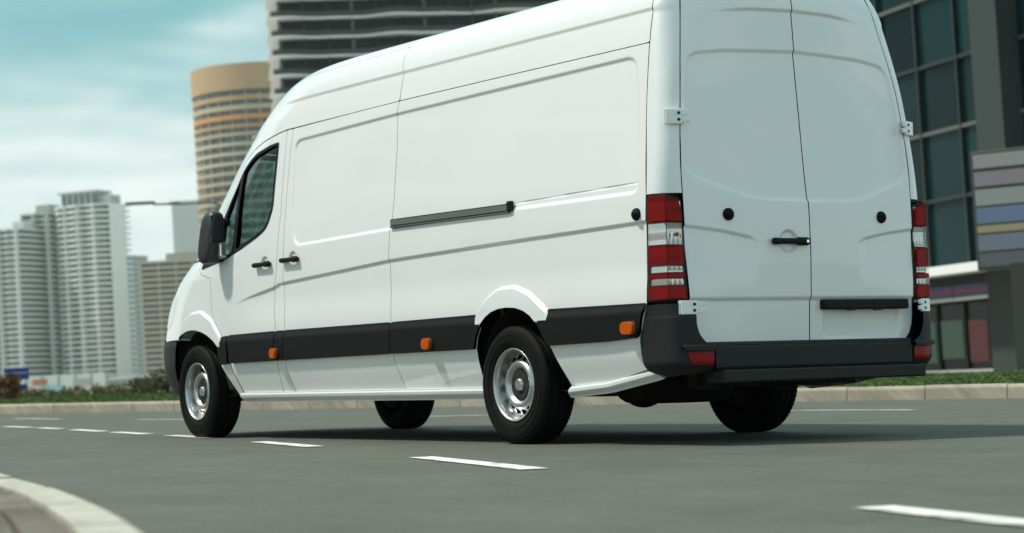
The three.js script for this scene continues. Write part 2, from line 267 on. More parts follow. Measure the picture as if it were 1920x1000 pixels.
// ---------------------------------------------------------------- the van
const van = thing('delivery_van', 'long white high-roof delivery van with black side trim seen from behind', 'van');
{
  const win = [[-3.047, 2.130, .02], [-3.037, 2.005, 0], [-3.031, 1.659, .05], [-3.106, 1.511, .08], [-3.267, 1.453, .03], [-3.518, 1.385, 0], [-3.785, 1.322, 0], [-4.215, 1.275, .01], [-4.20, 1.355, 0], [-4.008, 1.577, 0], [-3.789, 1.841, 0], [-3.69, 1.985, .06], [-3.55, 2.055, 0], [-3.451, 2.087, 0], [-3.209, 2.120, 0]];
  const winP = fillet(win, 0.02, 5);
  const doorSeam = [[-2.935, 2.205], [-2.922, 1.99], [-2.907, 1.61], [-2.938, 1.23], [-2.965, 1.12], [-2.993, 1.066], [-3.0, .93], [-2.975, .77], [-2.985, .56], [-3.0, .48], [-3.016, .337]];
  const doorP = [...doorSeam, [-3.63, .318], [-3.735, .55], [-3.84, .765], [-3.985, .897], [-4.005, 1.055], [-4.02, 1.2], [-4.2, 1.235], [-4.27, 1.28], [-4.262, 1.36], [-4.06, 1.60], [-3.842, 1.86], [-3.735, 2.01], [-3.654, 2.069], [-3.522, 2.123], [-3.344, 2.162], [-3.101, 2.192]];
  const doorG = panel(sideS(), doorP, { holes: [winP], da: 0.009, db: 0.006, gap: 0.0025 });
  const slideP = [[-2.845, 2.203], [-2.84, 1.9], [-2.835, 1.6], [-2.841, 1.228], [-2.85, 1.0], [-2.835, .77], [-2.87, .48], [-2.825, .337], [-1.328, .333], [-1.369, .566], [-1.37, .776], [-1.38, 1.178], [-1.366, 1.351], [-1.351, 1.558], [-1.36, 1.9], [-1.39, 2.12], [-1.37, 2.222], [-2.0, 2.215]];
  const archR = [[.409, .57], [.365, .64], [.312, .705], [.25, .755], [.18, .787], [.10, .806], [.012, .812], [-.08, .808], [-.162, .791], [-.23, .762], [-.285, .724], [-.34, .65], [-.371, .565]];
  const archF = [[-3.735, .55], [-3.80, .60], [-3.892, .692], [-3.96, .735], [-4.05, .772], [-4.15, .80], [-4.259, .818], [-4.36, .82], [-4.449, .811], [-4.55, .79], [-4.64, .755]];
  const quarterP = [[-1.37, 2.222], [-1.39, 2.12], [-1.36, 1.9], [-1.351, 1.558], [-1.366, 1.351], [-1.38, 1.178], [-1.37, .776], [-1.369, .566], [-1.328, .333], [-.378, .338], [-.371, .565], ...archR.slice().reverse().slice(1), [.53, .33], [.9, .355], [1.315, .425], [1.285, .59], [1.355, .783], [1.371, 1.377], [1.334, 1.864], [1.314, 2.22], [0, 2.222]];
  const pillarP = [...doorSeam.map(([z, y]) => [z, y]), [-2.825, .337], [-2.87, .48], [-2.835, .77], [-2.85, 1.0], [-2.841, 1.228], [-2.835, 1.6], [-2.84, 1.9], [-2.845, 2.203]];
  const parts = [];
  const slide = mesh('sliding_door', panel(sideS(), slideP, { gap: 0.0022, da: 0.011, db: 0.0055 }), M.paint, van);
  const quarter = mesh('side_panel', panel(sideS(), quarterP, { gap: 0.0022, da: 0.012, db: 0.0055 }), M.paint, van);
  mesh('side_panel', mirrorX(quarter.geometry), M.paint, van); mesh('side_panel', mirrorX(slide.geometry), M.paint, van);
  const pilG = panel(sideS(), pillarP, { gap: 0.0018 }); mesh('door_pillar', pilG, M.paint, van); mesh('door_pillar', mirrorX(pilG), M.paint, van);
  // front wing
  const wingP = [[-4.005, 1.055], [-3.985, .897], [-3.84, .765], ...archF.slice(1)];
  const wl = []; for (let y = 0.75; y <= 1.345; y += 0.05) wl.push([zLim(y), y]); wl.push([zLim(1.345), 1.345]);
  wingP.push(...wl, [-4.27, 1.345], [-4.27, 1.28], [-4.2, 1.235], [-4.02, 1.2]);
  const wingG = panel(sideS(), wingP, { gap: 0.0012, da: 0.012, db: 0.006 }); mesh('front_wing', wingG, M.paint, van); mesh('front_wing', mirrorX(wingG), M.paint, van);
  // cab frame: windscreen pillar and the front of the high roof
  const capP = [[-1.37, 2.223], [-2.0, 2.216], [-2.85, 2.208], [-2.94, 2.21], [-3.101, 2.197], [-3.344, 2.167], [-3.522, 2.128], [-3.654, 2.074], [-3.735, 2.015], [-3.842, 1.865], [-4.06, 1.605], [-4.262, 1.365]];
  const top = []; for (let y = 1.35; y <= 2.585; y += 0.06) top.push([zLim(y, 0.84), y]);
  const capG = panel(sideS(), [...capP, ...top, [-3.05, 2.596], [-1.42, 2.60], [-1.405, 2.5], [-1.37, 2.41]], { gap: 0.0012, da: 0.02, db: 0.006 });
  mesh('cab_roof_panel', capG, M.paint, van); mesh('cab_roof_panel', mirrorX(capG), M.paint, van);
  const rrP = [[-1.366, 2.223], [-1.37, 2.41], [-1.405, 2.5], [-1.42, 2.60], [-1.42, 2.80], [1.28, 2.80], [1.28, 2.6], [1.298, 2.467], [1.314, 2.221], [0, 2.223]];
  const rrG = panel(sideS(), rrP, { gap: 0.002, db: 0.006, da: 0.03 }); mesh('roof_side_panel', rrG, M.paint, van); mesh('roof_side_panel', mirrorX(rrG), M.paint, van);
  // roof: strip over the cab, then the flat top
  const rl = []; for (let b = 2.60; b <= 2.80; b += 0.02) rl.push([zLim(yOf(b), 0.84), b]);
  const rfG = panel(sideS(), [[-1.416, 2.60], [-3.05, 2.596], ...rl, [-1.416, 2.80]], { gap: 0.0015, db: 0.01, da: 0.03 }); mesh('roof_front', rfG, M.paint, van); mesh('roof_front', mirrorX(rfG), M.paint, van);
  mesh('roof', box(0.99, 0.03, 4.25, 0, 2.664, -0.85), M.paint, van);
  // nose and windscreen: the surface across the front
  const noseS = (a, b) => { const y = yOf(b), s = ZS(y), n = NE(y), L = s - ZC(y), t0 = Math.asin(Math.pow(0.84, n / 2)), sgn = a < 0 ? -1 : 1, th = Math.PI / 2 - Math.abs(a) * (Math.PI / 2 - t0), c = Math.max(0, Math.cos(th)); return [sgn * Wd(y) * Math.pow(c, 2 / n), y, s - L * Math.pow(Math.sin(th), 2 / n)]; };
  const rect = (a0, b0, a1, b1) => [[a0, b0], [a1, b0], [a1, b1], [a0, b1]];
  mesh('bonnet', panel(noseS, rect(-1.02, .78, 1.02, 1.44), { da: 0.05, db: 0.03, depth: 0.01, flip: -1 }), M.paint, van);
  const ws = mesh('windscreen', panel(noseS, rect(-0.93, 1.45, 0.93, 2.13), { da: 0.05, db: 0.04, depth: 0, flip: -1 }), M.glass, van);
  mesh('windscreen_frame', panel(noseS, rect(-1.02, 1.44, 1.02, 2.17), { holes: [rect(-0.93, 1.45, 0.93, 2.13)], da: 0.03, db: 0.03, depth: 0.01, flip: -1 }), M.paint, van);
  mesh('roof_brow', panel(noseS, rect(-1.02, 2.17, 1.02, 2.8), { da: 0.05, db: 0.02, depth: 0.01, flip: -1 }), M.paint, van);
  // front bumper, wrapping round to the wheel arch
  const bmpS = (z, y) => [X0(z, y) - 0.012 - 0.012 * sm(0.76, 0.70, y), y, z];
  const bl = []; for (let y = 0.32; y <= 0.745; y += 0.06) bl.push([zLim(y, 0.85), y]);
  const bfG = panel(bmpS, [[-4.66, .745], [-4.70, .60], [-4.735, .45], [-4.70, .33], ...bl, [zLim(.745, .85), .745]], { da: 0.02, db: 0.015, depth: 0.03, gap: 0 });
  const bumpF = mesh('front_bumper', bfG, M.bumper, van); mesh('bumper_corner', mirrorX(bfG), M.bumper, bumpF);
  mesh('bumper_centre', panel((a, b) => { const p = noseS(a, b); return [p[0] * 1.012, p[1], p[2] - 0.02]; }, rect(-1.0, .32, 1.0, .775), { da: 0.05, db: 0.04, flip: -1 }), M.bumper, bumpF);
  // headlights on the corners
  const hlS = (z, y) => [X0(z, y) - 0.006, y, z];
  const hlG = panel(hlS, fillet([[-4.76, 1.085], [-4.775, 1.02], [-4.86, .90], [-5.0, .85], [-5.16, .86], [-5.13, 1.0], [-4.99, 1.10]], 0.03), { da: 0.01, db: 0.01, depth: 0.02, gap: 0 });
  for (const s of [1, -1]) { const g = s > 0 ? hlG : mirrorX(hlG); const h = mesh('headlight', g, M.clearLens, van); mesh('headlight_reflector', g.clone().translate(s * .008, 0, .004), M.chromeDark, h); }

  // front doors
  const doorPanels = [1, -1].map((s) => {
    const D = mesh('front_door', s > 0 ? doorG : mirrorX(doorG), M.paint, van), g = (q) => (s > 0 ? q : mirrorX(q));
    const glassS = (z, y) => [X0(z, y) + 0.012, y, z], frameS = (z, y) => [X0(z, y) - 0.003, y, z];
    const main = fillet([[-3.068, 2.112, .02], [-3.055, 1.66, .05], [-3.125, 1.528, .07], [-3.28, 1.474, .03], [-3.598, 1.392, .01], [-3.655, 1.97, .03], [-3.54, 2.032, 0], [-3.445, 2.062, 0], [-3.209, 2.098, 0]], .02);
    const qu = fillet([[-3.662, 1.378, .01], [-3.86, 1.332, .02], [-3.925, 1.58, .03], [-3.79, 1.80, 0], [-3.712, 1.90, .02], [-3.70, 1.905, 0]], .015);
    const fr = g(panel(frameS, winP, { holes: [main, qu], da: 0.012, db: 0.012, depth: 0.035, gap: -0.002 })); mesh('window_frame', fr, M.trim, D);
    mesh('window_glass', g(panel(glassS, main, { da: 0.03, db: 0.03, depth: 0, gap: -0.012 })), M.glass, D);
    mesh('window_glass', g(panel(glassS, qu, { da: 0.03, db: 0.03, depth: 0, gap: -0.012 })), M.glass, D);
    return D;
  });
  // pull handles
  const handleShape = (len) => { const l = len / 2; return [rbox(0.032, 0.032, len, 0.014, 0, 0, 0, 4), rbox(0.028, 0.044, 0.07, 0.013, 0.002, 0, l - 0.04, 4), rbox(0.03, 0.036, 0.05, 0.013, 0.004, 0, -l + 0.03, 4), cyl(0.012, 0.012, 0.04, 0.02, 0, -l + 0.02, 'x', 12), cyl(0.012, 0.012, 0.04, 0.02, 0, l - 0.02, 'x', 12)]; };
  const h1 = mesh('door_handle', merge(handleShape(0.25)).translate(-1.015, 1.252, -3.135), M.trim, doorPanels[0]);
  mesh('door_handle', merge(handleShape(0.25)).translate(1.015, 1.252, -3.135), M.trim, doorPanels[1]);
  mesh('door_handle', merge(handleShape(0.25)).translate(-1.015, 1.262, -2.715), M.trim, slide);
  // runner of the sliding door
  { const r = mesh('door_runner', merge([box(0.012, 0.058, 1.39, X0(-.65, 1.405) - 0.002, 1.408, -0.65, 0.0067, 0, 0)]), M.black, quarter);
    mesh('runner_rail', merge([box(0.012, 0.034, 1.37, X0(-.65, 1.41) - 0.010, 1.413, -0.65, 0.0067), box(0.016, 0.007, 1.38, X0(-.65, 1.41) - 0.010, 1.385, -0.65, 0.0067)]), M.rail, quarter);
    mesh('runner_cap', rbox(0.03, 0.062, 0.045, 0.008, X0(.05, 1.41) - 0.008, 1.415, 0.05), M.trim, quarter); }
  // black rubbing strips along the sides
  const strip = (poly, yT = 0.779) => panel((z, b) => { const y = b, t = sm(yT, yT - 0.062, y); return [X0(z, y) - 0.004 - 0.018 * t, y, z]; }, poly, { da: 0.03, db: 0.008, depth: 0.016, gap: 0.002 });
  const strips = [
    [doorPanels[0], [[-3.84, .757], [-3.735, .766], [-3.735, .552], [-3.86, .551], [-3.895, .69]], 0.766],
    [doorPanels[0], [[-3.73, .767], [-2.975, .774], [-2.987, .557], [-3.69, .553]], 0.772],
    [van, [[-2.968, .774], [-2.838, .775], [-2.862, .558], [-2.98, .557]], 0.774],
    [slide, [[-2.834, .775], [-1.372, .779], [-1.371, .568], [-2.858, .558]], 0.777],
    [quarter, [[-1.368, .779], [-.352, .787], [-.30, .745], [-.288, .724], [-.343, .65], [-.374, .572], [-1.367, .568]], 0.784],
    [quarter, [[.365, .64], [.315, .705], [.335, .735], [.42, .79], [1.352, .785], [1.312, .69], [1.296, .62], [1.27, .594], [1.0, .58], [.412, .572]], 0.786]];
  for (const [par, poly, yT] of strips) { const g = strip(fillet(poly, 0.006, 2), yT); mesh('rubbing_strip', g, M.trim, par); mesh('rubbing_strip', mirrorX(g), M.trim, van); }
  // amber side markers, let into the strips
  for (const [z, y, w] of [[-2.955, .612, .075], [-.884, .622, .085], [1.222, .65, .105]]) {
    const x = X0(z, y) - 0.022, mk = mesh('side_marker', pill(w, .062, .029, 0.018).translate(x - .012, y, z), M.amber, van);
    mesh('marker_bezel', pill(w + .01, .072, .034, .008).translate(x + .001, y, z), M.black, mk);
  }
  function pill(w, h, r, t) { const sh = new THREE.Shape(); const a = w / 2, b = h / 2; sh.moveTo(-a + r, -b); sh.lineTo(a - r, -b); sh.absarc(a - r, -b + r, r, -Math.PI / 2, 0); sh.lineTo(a, b - r); sh.absarc(a - r, b - r, r, 0, Math.PI / 2); sh.lineTo(-a + r, b); sh.absarc(-a + r, b - r, r, Math.PI / 2, Math.PI); sh.lineTo(-a, -b + r); sh.absarc(-a + r, -b + r, r, Math.PI, Math.PI * 1.5); return new THREE.ExtrudeGeometry(sh, { depth: t, bevelEnabled: true, bevelSize: .004, bevelThickness: .004, bevelSegments: 2, curveSegments: 6 }).rotateY(-Math.PI / 2); }
  // sills
  const sillS = (z, b) => { const y = 0.338 - b * 0.07, o = 0.004 + 0.012 * sm(0.05, 0.25, b) - 0.03 * sm(0.45, 1, b); return [X0(z, Math.max(.3, y)) - o, y + 0.03 * sm(0.4, 1.5, z) + 0.035 * sm(.6, 1.4, z) * b * 0, z]; };
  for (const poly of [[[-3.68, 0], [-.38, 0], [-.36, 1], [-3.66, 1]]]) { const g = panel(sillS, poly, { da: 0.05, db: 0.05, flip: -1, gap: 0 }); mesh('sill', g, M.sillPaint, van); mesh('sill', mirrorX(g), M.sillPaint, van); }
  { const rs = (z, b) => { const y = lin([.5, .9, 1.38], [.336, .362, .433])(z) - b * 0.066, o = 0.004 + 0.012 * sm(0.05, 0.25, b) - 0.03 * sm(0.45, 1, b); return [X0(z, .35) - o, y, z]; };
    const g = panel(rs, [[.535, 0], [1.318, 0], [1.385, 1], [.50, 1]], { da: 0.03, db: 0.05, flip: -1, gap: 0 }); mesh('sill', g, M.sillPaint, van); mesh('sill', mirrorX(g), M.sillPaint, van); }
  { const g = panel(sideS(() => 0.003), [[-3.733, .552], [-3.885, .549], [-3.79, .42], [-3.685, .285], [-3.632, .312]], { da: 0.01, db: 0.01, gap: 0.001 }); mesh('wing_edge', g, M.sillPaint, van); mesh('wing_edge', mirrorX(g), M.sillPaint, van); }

  // rear corners
  const cs = (s) => (q, y) => cornerS(q, y, 0, s);
  for (const s of [-1, 1]) {
    const pg = panel((q, b) => cornerS(q, yOf(b), 0, -1), [[0.015, 1.372], [0.99, 1.372], [0.99, 2.76], [0.015, 2.76]], { da: 0.05, db: 0.02, gap: 0, depth: 0.0 });
    mesh('rear_pillar', s < 0 ? pg : mirrorX(pg), M.paint, van);
  }
  mesh('roof_rear', panel((x, b) => { const y = yOf(b); return [x, y, rz0(x, y)]; }, [[-.68, 2.62], [.68, 2.62], [.5, 2.8], [-.5, 2.8]], { da: 0.05, db: 0.03, gap: 0 }), M.paint, van);
  mesh('roof_rear_edge', box(1.02, 0.03, 0.16, 0, 2.662, 1.30), M.paint, van);
  // rear doors
  const edge = []; for (const y of [2.62, 2.5, 2.31, 2.1, 1.95, 1.7, 1.48, 1.39, 1.30, 1.2, 1.08, .9, .78]) edge.push([-xD(y) + (y < 1.39 ? -0.0 : 0), y]);
  const leftDoor = [...edge, [-.832, .70], [-.822, .64], [-.80, .59], [-.765, .555], [-.70, .537], [0, .535], [0, 2.62]];
  const rdL = mesh('rear_door', panel(rearS(), leftDoor, { gap: 0.0035, depth: 0.03, da: 0.008, db: 0.006 }), M.paint, van);
  const rdR = mesh('rear_door', panel(rearS(), leftDoor.map(([x, y]) => [-x, y]), { gap: 0.0035, depth: 0.03, da: 0.008, db: 0.006 }), M.paint, van);
  rdL.userData.label = 'left rear door with black pull handle'; rdR.userData.label = 'right rear door with number plate recess';
  { const hy = 1.11, hz = rz0(-.158, hy);
    mesh('door_handle', merge([rbox(0.262, 0.034, 0.03, 0.015, -.158, hy, hz + 0.026, 4), rbox(0.10, 0.046, 0.036, 0.018, -.075, hy, hz + 0.022, 4), rbox(0.05, 0.038, 0.04, 0.017, -.265, hy, hz + 0.018, 4)]), M.trim, rdL);
    mesh('door_lock', cyl(0.009, 0.009, 0.01, -.055, hy, hz + 0.039, 'z', 16), M.chrome, rdL);
    const pl = mesh('plate_lamp_bar', merge([rbox(.655, .058, .05, 0.012, .405, .757, rz0(.4, .757) + 0.008, 3)]), M.trim, rdR);
    for (const x of [.30, .50]) mesh('lamp_cover', box(.05, .012, .03, x, .727, rz0(.4, .757) + 0.014), M.dark, rdR);
    for (const [x, d] of [[-.568, rdL], [.568, rdR]]) mesh('door_stop', knob().rotateX(Math.PI / 2).translate(x, 1.257, rz0(x, 1.257)), M.rubber, d);
    mesh('door_stop', knob().rotateZ(Math.PI / 2).translate(X0(1.289, 1.27), 1.27, 1.289), M.rubber, quarter); }
  function knob() { return new THREE.LatheGeometry([[0.001, 0.03], [0.014, 0.03], [0.017, 0.026], [0.018, 0.018], [0.030, 0.016], [0.034, 0.010], [0.035, -0.004]].map(([a, b]) => new THREE.Vector2(a, b)), 28); }
  // hinges: a leaf on the pillar, a knuckle block on the door, two screw heads
  for (const [y, lo] of [[1.79, 0], [.748, 1]]) for (const s of [-1, 1]) {
    const xe = xD(y) + (lo ? 0.0 : 0), ze = rz0(xe, y), p = lo ? 0.05 : 0.004, tilt = -0.42;
    const H = grp('hinge', van); H.position.set(s * (xe + 0.035), y, ze + 0.004 + p); H.rotation.y = -s * tilt; const hw = lo ? .135 : .125, hh = lo ? .075 : .082;
    mesh('hinge_plate', merge([rbox(hw * .74, hh, .022, .004, s * .012, 0, 0), rbox(.02, hh, .014, .003, s * (hw * .5 - .006), 0, -.004)]), M.hinge, H);
    mesh('hinge_knuckle', merge([rbox(.04, hh * .34, .02, .004, -s * (hw * .5 - .012), hh * .26, .001), rbox(.045, hh * .34, .02, .004, -s * (hw * .5 - .008), -hh * .2, .001), cyl(.007, .007, hh * .9, -s * (hw * .36), 0, .006, 'y', 10)]), M.hinge, H);
    for (const k of [-1, 1]) mesh('screw', cyl(.0085, .0085, .006, -s * .014, k * hh * .22, .0115, 'z', 14), M.black, H);
  }

  // tail lights
  const lampTop = 1.366, lampBot = .787, lampY = (t) => lampTop - t * (lampTop - lampBot);
  const refTex = noiseTex(128, 128, (i, j) => { const a = (i % 16) / 16 - 0.5, b = (j % 11) / 11 - 0.5, v = 1 - Math.max(Math.abs(a), Math.abs(b)) * 1.6; return [v, v, v]; }, false);
  const ribTex = noiseTex(8, 64, (i, j) => { const v = 0.5 + 0.5 * Math.sin(j / 64 * Math.PI * 2 * 8); return [v, v, v]; }, false);
  const reflector = phy(rgb(.75, .75, .74), .18, { metalness: 1, bumpMap: refTex, bumpScale: 0.02 });
  const ribbed = phy(rgb(.80, .80, .79), .22, { metalness: 0.9, bumpMap: ribTex, bumpScale: 0.012 });
  for (const s of [-1, 1]) {
    const L = grp('tail_light', van);
    const lampC = (q, y, off) => { // plan of the lamp: flat side facet, ridge, flat rear facet
      const z0 = zQ(y) + .004, x0 = X0(z0, y), x1 = -xD(y) - .004, z1 = rz0(x1, y) - .004, mx = -.962, mz = 1.508, t = clamp(q);
      let x, z; if (t < .46) { const k = t / .46; x = mix(x0, mx, k); z = mix(z0, mz, k); } else if (t > .54) { const k = (t - .54) / .46; x = mix(mx, x1, k); z = mix(mz, z1, k); x += 0.012 * (1 - k) * 0; } else { x = mx; z = mz; }
      if (t >= .46 && t <= .54) { const k = (t - .46) / .08, a = [mix(x0, mx, .93), mix(z0, mz, .93)], c = [mix(mx, x1, .07), mix(mz, z1, .07)]; const u = 1 - k; x = u * u * a[0] + 2 * u * k * mx + k * k * c[0]; z = u * u * a[1] + 2 * u * k * mz + k * k * c[1]; }
      else if (t < .46) { const k = t / .46 * .93; x = mix(x0, mx, k); z = mix(z0, mz, k); } else { const k = .07 + (t - .54) / .46 * .93; x = mix(mx, x1, k); z = mix(mz, z1, k); }
      const w = 0.010 * Math.exp(-(((y - lampY(.37)) / .055) ** 4)); // the clear band is waisted
      const nx = -0.62, nz = 0.78; return [(x + nx * (off - w)) * -s, y, z + nz * (off - w)];
    };
    const outline = fillet([[0, lampTop], [.55, lampTop], [.98, lampTop - .03, .1], [1, lampTop - .12], [1, lampBot], [0, lampBot]], 0.03, 5);
    mesh('lamp_housing', panel((q, y) => lampC(q, y, 0.0), outline, { da: 0.03, db: 0.02, gap: 0, depth: 0.03 * -s, flip: -s }), M.black, L);
    const bands = [['red', .018, .262], ['clear', .268, .478], ['red', .484, .668], ['clear', .672, .738], ['red', .742, .786], ['clear', .79, .856], ['red', .86, .985]];
    for (const [k, t0, t1] of bands) {
      const thin = k === 'clear' && t1 - t0 < .1, q0 = thin ? .10 : .035, q1 = thin ? .93 : .965, sd = sdPoly(outline);
      const poly = fillet([[q0, lampY(t0)], [q1, lampY(t0)], [q1, lampY(t1)], [q0, lampY(t1)]].map(([q, y]) => [q, y]), thin ? .015 : .004, 3);
      const cut = t0 < .1 ? fillet([[q0, lampY(t0)], [.55, lampY(t0)], [.93, lampY(t0) - .03, .08], [q1, lampY(t0) - .11], [q1, lampY(t1)], [q0, lampY(t1)]], .02, 4) : poly;
      mesh(k === 'red' ? 'red_lens' : 'clear_lens', panel((q, y) => lampC(q, y, 0.020), cut, { da: 0.03, db: 0.012, gap: 0, depth: 0.012, flip: -s }), k === 'red' ? M.redLens : M.clearLens, L);
      const half = (a, b, m) => { const y0 = lampY(t1) + .004, y1 = lampY(t0) - (t0 < .1 ? .03 : .004); mesh('reflector', panel((q, y) => lampC(q, y, 0.004), [[a, y0], [b, y0], [b, y1], [a, y1]], { da: 0.04, db: 0.02, gap: 0, depth: 0, flip: -s }), m, L); };
      half(q0 + .01, .49, ribbed); half(.52, q1 - .02, reflector);
    }
    if (s < 0) mesh('indicator_bulb', new THREE.SphereGeometry(0.013, 14, 10).translate(-.90, lampY(.38), 1.519), M.amber, L);
  }

  // rear bumper
  const cv = new THREE.CatmullRomCurve3([V(-.990, 0, 1.24), V(-.992, 0, 1.36), V(-.985, 0, 1.46), V(-.945, 0, 1.548), V(-.86, 0, 1.588), V(-.72, 0, 1.606), V(-.4, 0, 1.622), V(0, 0, 1.628)]);
  const LUT = cv.getSpacedPoints(300);
  const bS = (off = 0, lean = 0) => (a, y) => { const k = clamp(a) * 300, i = Math.min(299, Math.floor(k)), p = LUT[i], q = LUT[i + 1], t = k - i, x = mix(p.x, q.x, t), z = mix(p.z, q.z, t), dx = q.x - p.x, dz = q.z - p.z, l = Math.hypot(dx, dz), o = off - 0.05 * sm(.46, .36, y) + lean * (y - .5) - 0.004 * sm(.70, .71, y); return [x - dz / l * o, y, z + dx / l * o]; };
  const aOf = (tx) => { for (let i = 0; i <= 300; i++) if (LUT[i].x > tx && i > 60) return i / 300; return 1; };
  const a1 = aOf(-.735), aH = aOf(-.846);
  const cornerP = [[.085, .77], [aH, .77], [aH + .002, .70], [aOf(-.842), .65], [aOf(-.825), .60], [aOf(-.795), .565], [aOf(-.76), .545], [a1, .537], [a1, .405], [aOf(-.86), .39], [.17, .375], [.062, .41], [.04, .50], [.032, .59], [.06, .66]];
  const ridgeOff = (a, y) => 0; const cg = panel(bS(), fillet(cornerP, .012, 3), { da: 0.012, db: 0.01, depth: 0.05, gap: 0 });
  const RB = grp('rear_bumper', van);
  mesh('bumper_corner', cg, M.bumper, RB); mesh('bumper_corner', mirrorX(cg), M.bumper, RB);
  const cS = (x, y) => { const a = Math.abs(x); let lo = 0; for (let i = 60; i < 300; i++) if (LUT[i].x > -a) { lo = i; break; } const z = a < .001 ? 1.628 : LUT[Math.max(1, lo)].z; return [x, y, 1.606 + .022 * (1 - (a / .74) ** 2) - 0.012 * sm(.53, .545, y) - 0.008 * sm(.425, .405, y)]; };
  mesh('bumper_centre', panel(cS, fillet([[-.73, .538], [.73, .538], [.73, .408], [-.73, .408]], .01, 2), { da: 0.03, db: 0.008, depth: 0.06, gap: 0.002 }), M.bumper, RB);
  mesh('bumper_lip', rbox(1.5, .05, .12, .015, 0, .535, 1.53), M.bumper, RB);
  mesh('rear_step', rbox(1.50, .072, .16, .012, .035, .372, 1.58), M.bumper, van);
  for (const s of [-1, 1]) { // reflectors with their hoods
    const rp = fillet([[aOf(-.905), .508], [aOf(-.745), .512], [aOf(-.742), .436], [aOf(-.885), .442]], .01, 3);
    const rg = panel((a, y) => bS(0.006)(a, y), rp, { da: 0.004, db: 0.01, depth: 0.012, gap: 0 }); mesh('reflector', s < 0 ? rg : mirrorX(rg), M.redReflector, RB);
    const hg = panel((a, y) => bS(0.004 + 0.022 * sm(.565, .535, y))(a, y), fillet([[aOf(-.93), .548], [a1, .545], [a1, .515], [aOf(-.92), .516]], .006, 2), { da: 0.004, db: 0.005, depth: 0.03, gap: 0 }); mesh('reflector_hood', s < 0 ? hg : mirrorX(hg), M.bumper, RB);
  }
  // inner shell that shows dark through the panel gaps, wheel housings, floor
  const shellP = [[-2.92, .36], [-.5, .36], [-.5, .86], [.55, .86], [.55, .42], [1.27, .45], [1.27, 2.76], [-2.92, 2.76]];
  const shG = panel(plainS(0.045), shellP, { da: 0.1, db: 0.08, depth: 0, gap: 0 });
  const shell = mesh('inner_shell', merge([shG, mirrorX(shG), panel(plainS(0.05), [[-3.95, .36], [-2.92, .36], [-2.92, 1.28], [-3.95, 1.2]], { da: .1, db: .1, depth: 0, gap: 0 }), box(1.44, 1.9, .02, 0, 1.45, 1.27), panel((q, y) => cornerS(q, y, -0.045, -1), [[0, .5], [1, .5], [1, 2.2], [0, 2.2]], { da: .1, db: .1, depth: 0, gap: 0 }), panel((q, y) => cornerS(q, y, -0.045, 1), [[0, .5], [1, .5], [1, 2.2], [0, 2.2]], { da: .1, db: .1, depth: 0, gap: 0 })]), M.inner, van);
  mesh('floor_pan', merge([box(1.82, .05, 3.0, 0, .40, -2.15), box(1.1, .05, 6.3, 0, .48, -1.7), box(1.8, .05, .85, 0, .5, 1.02), box(.08, .16, 5.6, -.42, .38, -1.6), box(.08, .16, 5.6, .42, .38, -1.6), box(1.0, .1, .1, 0, .36, 1.1), box(1.0, .1, .1, 0, .36, -1.2), box(1.0, .1, .1, 0, .36, -2.6)]), M.inner, van);
  for (const z of [0, -4.325]) for (const s of [-1, 1]) {
    const g = new THREE.CylinderGeometry(.47, .47, .36, 36, 1, true, 0, Math.PI * 2); g.rotateZ(Math.PI / 2);
    const p = g.attributes.position; for (let i = 0; i < p.count; i++) { if (p.getY(i) < -.05) p.setY(i, -.05 - (p.getY(i) + .05) * .02); }
    g.translate(s * .715, .36, z); mesh('wheel_housing', merge([g, new THREE.CircleGeometry(.47, 36, 0, Math.PI).rotateY(Math.PI / 2).translate(s * .53, .36, z)]), M.inner, van);
  }
  // running gear
  mesh('rear_axle', merge([cyl(.045, .045, 1.5, 0, .345, 0, 'x'), new THREE.SphereGeometry(.16, 20, 14).translate(0, .345, 0), box(.07, .04, 1.3, -.52, .30, .05), box(.07, .04, 1.3, .52, .30, .05)]), M.black, van);
  mesh('spare_wheel', new THREE.TorusGeometry(.24, .11, 16, 40).rotateX(Math.PI / 2).translate(-.35, .335, .75), M.rubber, van);
  mesh('exhaust', merge([cyl(.09, .09, .7, .35, .34, -.9, 'z'), cyl(.03, .03, 1.6, .40, .33, .3, 'z')]), M.dark, van);
  mesh('underbody', merge([box(.9, .12, 1.1, .2, .33, -3.3), box(.5, .14, .8, -.45, .38, -1.9), box(1.2, .06, .5, 0, .30, -4.4), box(.3, .1, .35, .3, .36, 1.25), box(.5, .04, .3, .15, .345, 1.3)]), M.black, van);

  // cab interior
  mesh('bulkhead', box(1.6, 1.75, .03, 0, 1.35, -2.80), M.cabLining, van);
  mesh('cab_ceiling', box(1.5, .03, 1.1, 0, 2.24, -3.2), M.cabLining, van);
  mesh('dashboard', merge([rbox(1.6, .32, .5, .08, 0, 1.12, -4.35), rbox(.5, .12, .3, .05, -.42, 1.29, -4.28)]), M.dark, van);
  for (const x of [-.5, .12, .58]) {
    const sg = grp('seat', van); sg.position.set(x, .14, -3.02);
    mesh('seat_cushion', rbox(.46, .16, .5, .06, 0, .86, -.18, 4), M.seat, sg); const b = mesh('backrest', rbox(.46, .68, .14, .06, 0, 1.25, .12, 4), M.seat, sg); b.geometry.rotateX(0.0);
    mesh('headrest', merge([rbox(.27, .20, .11, .05, 0, 1.72, .14, 4), cyl(.008, .008, .12, -.06, 1.6, .14), cyl(.008, .008, .12, .06, 1.6, .14)]), M.seat, sg);
  }
  mesh('steering_wheel', new THREE.TorusGeometry(.2, .018, 10, 36).rotateX(-1.0).translate(-.45, 1.32, -3.82), M.dark, van);

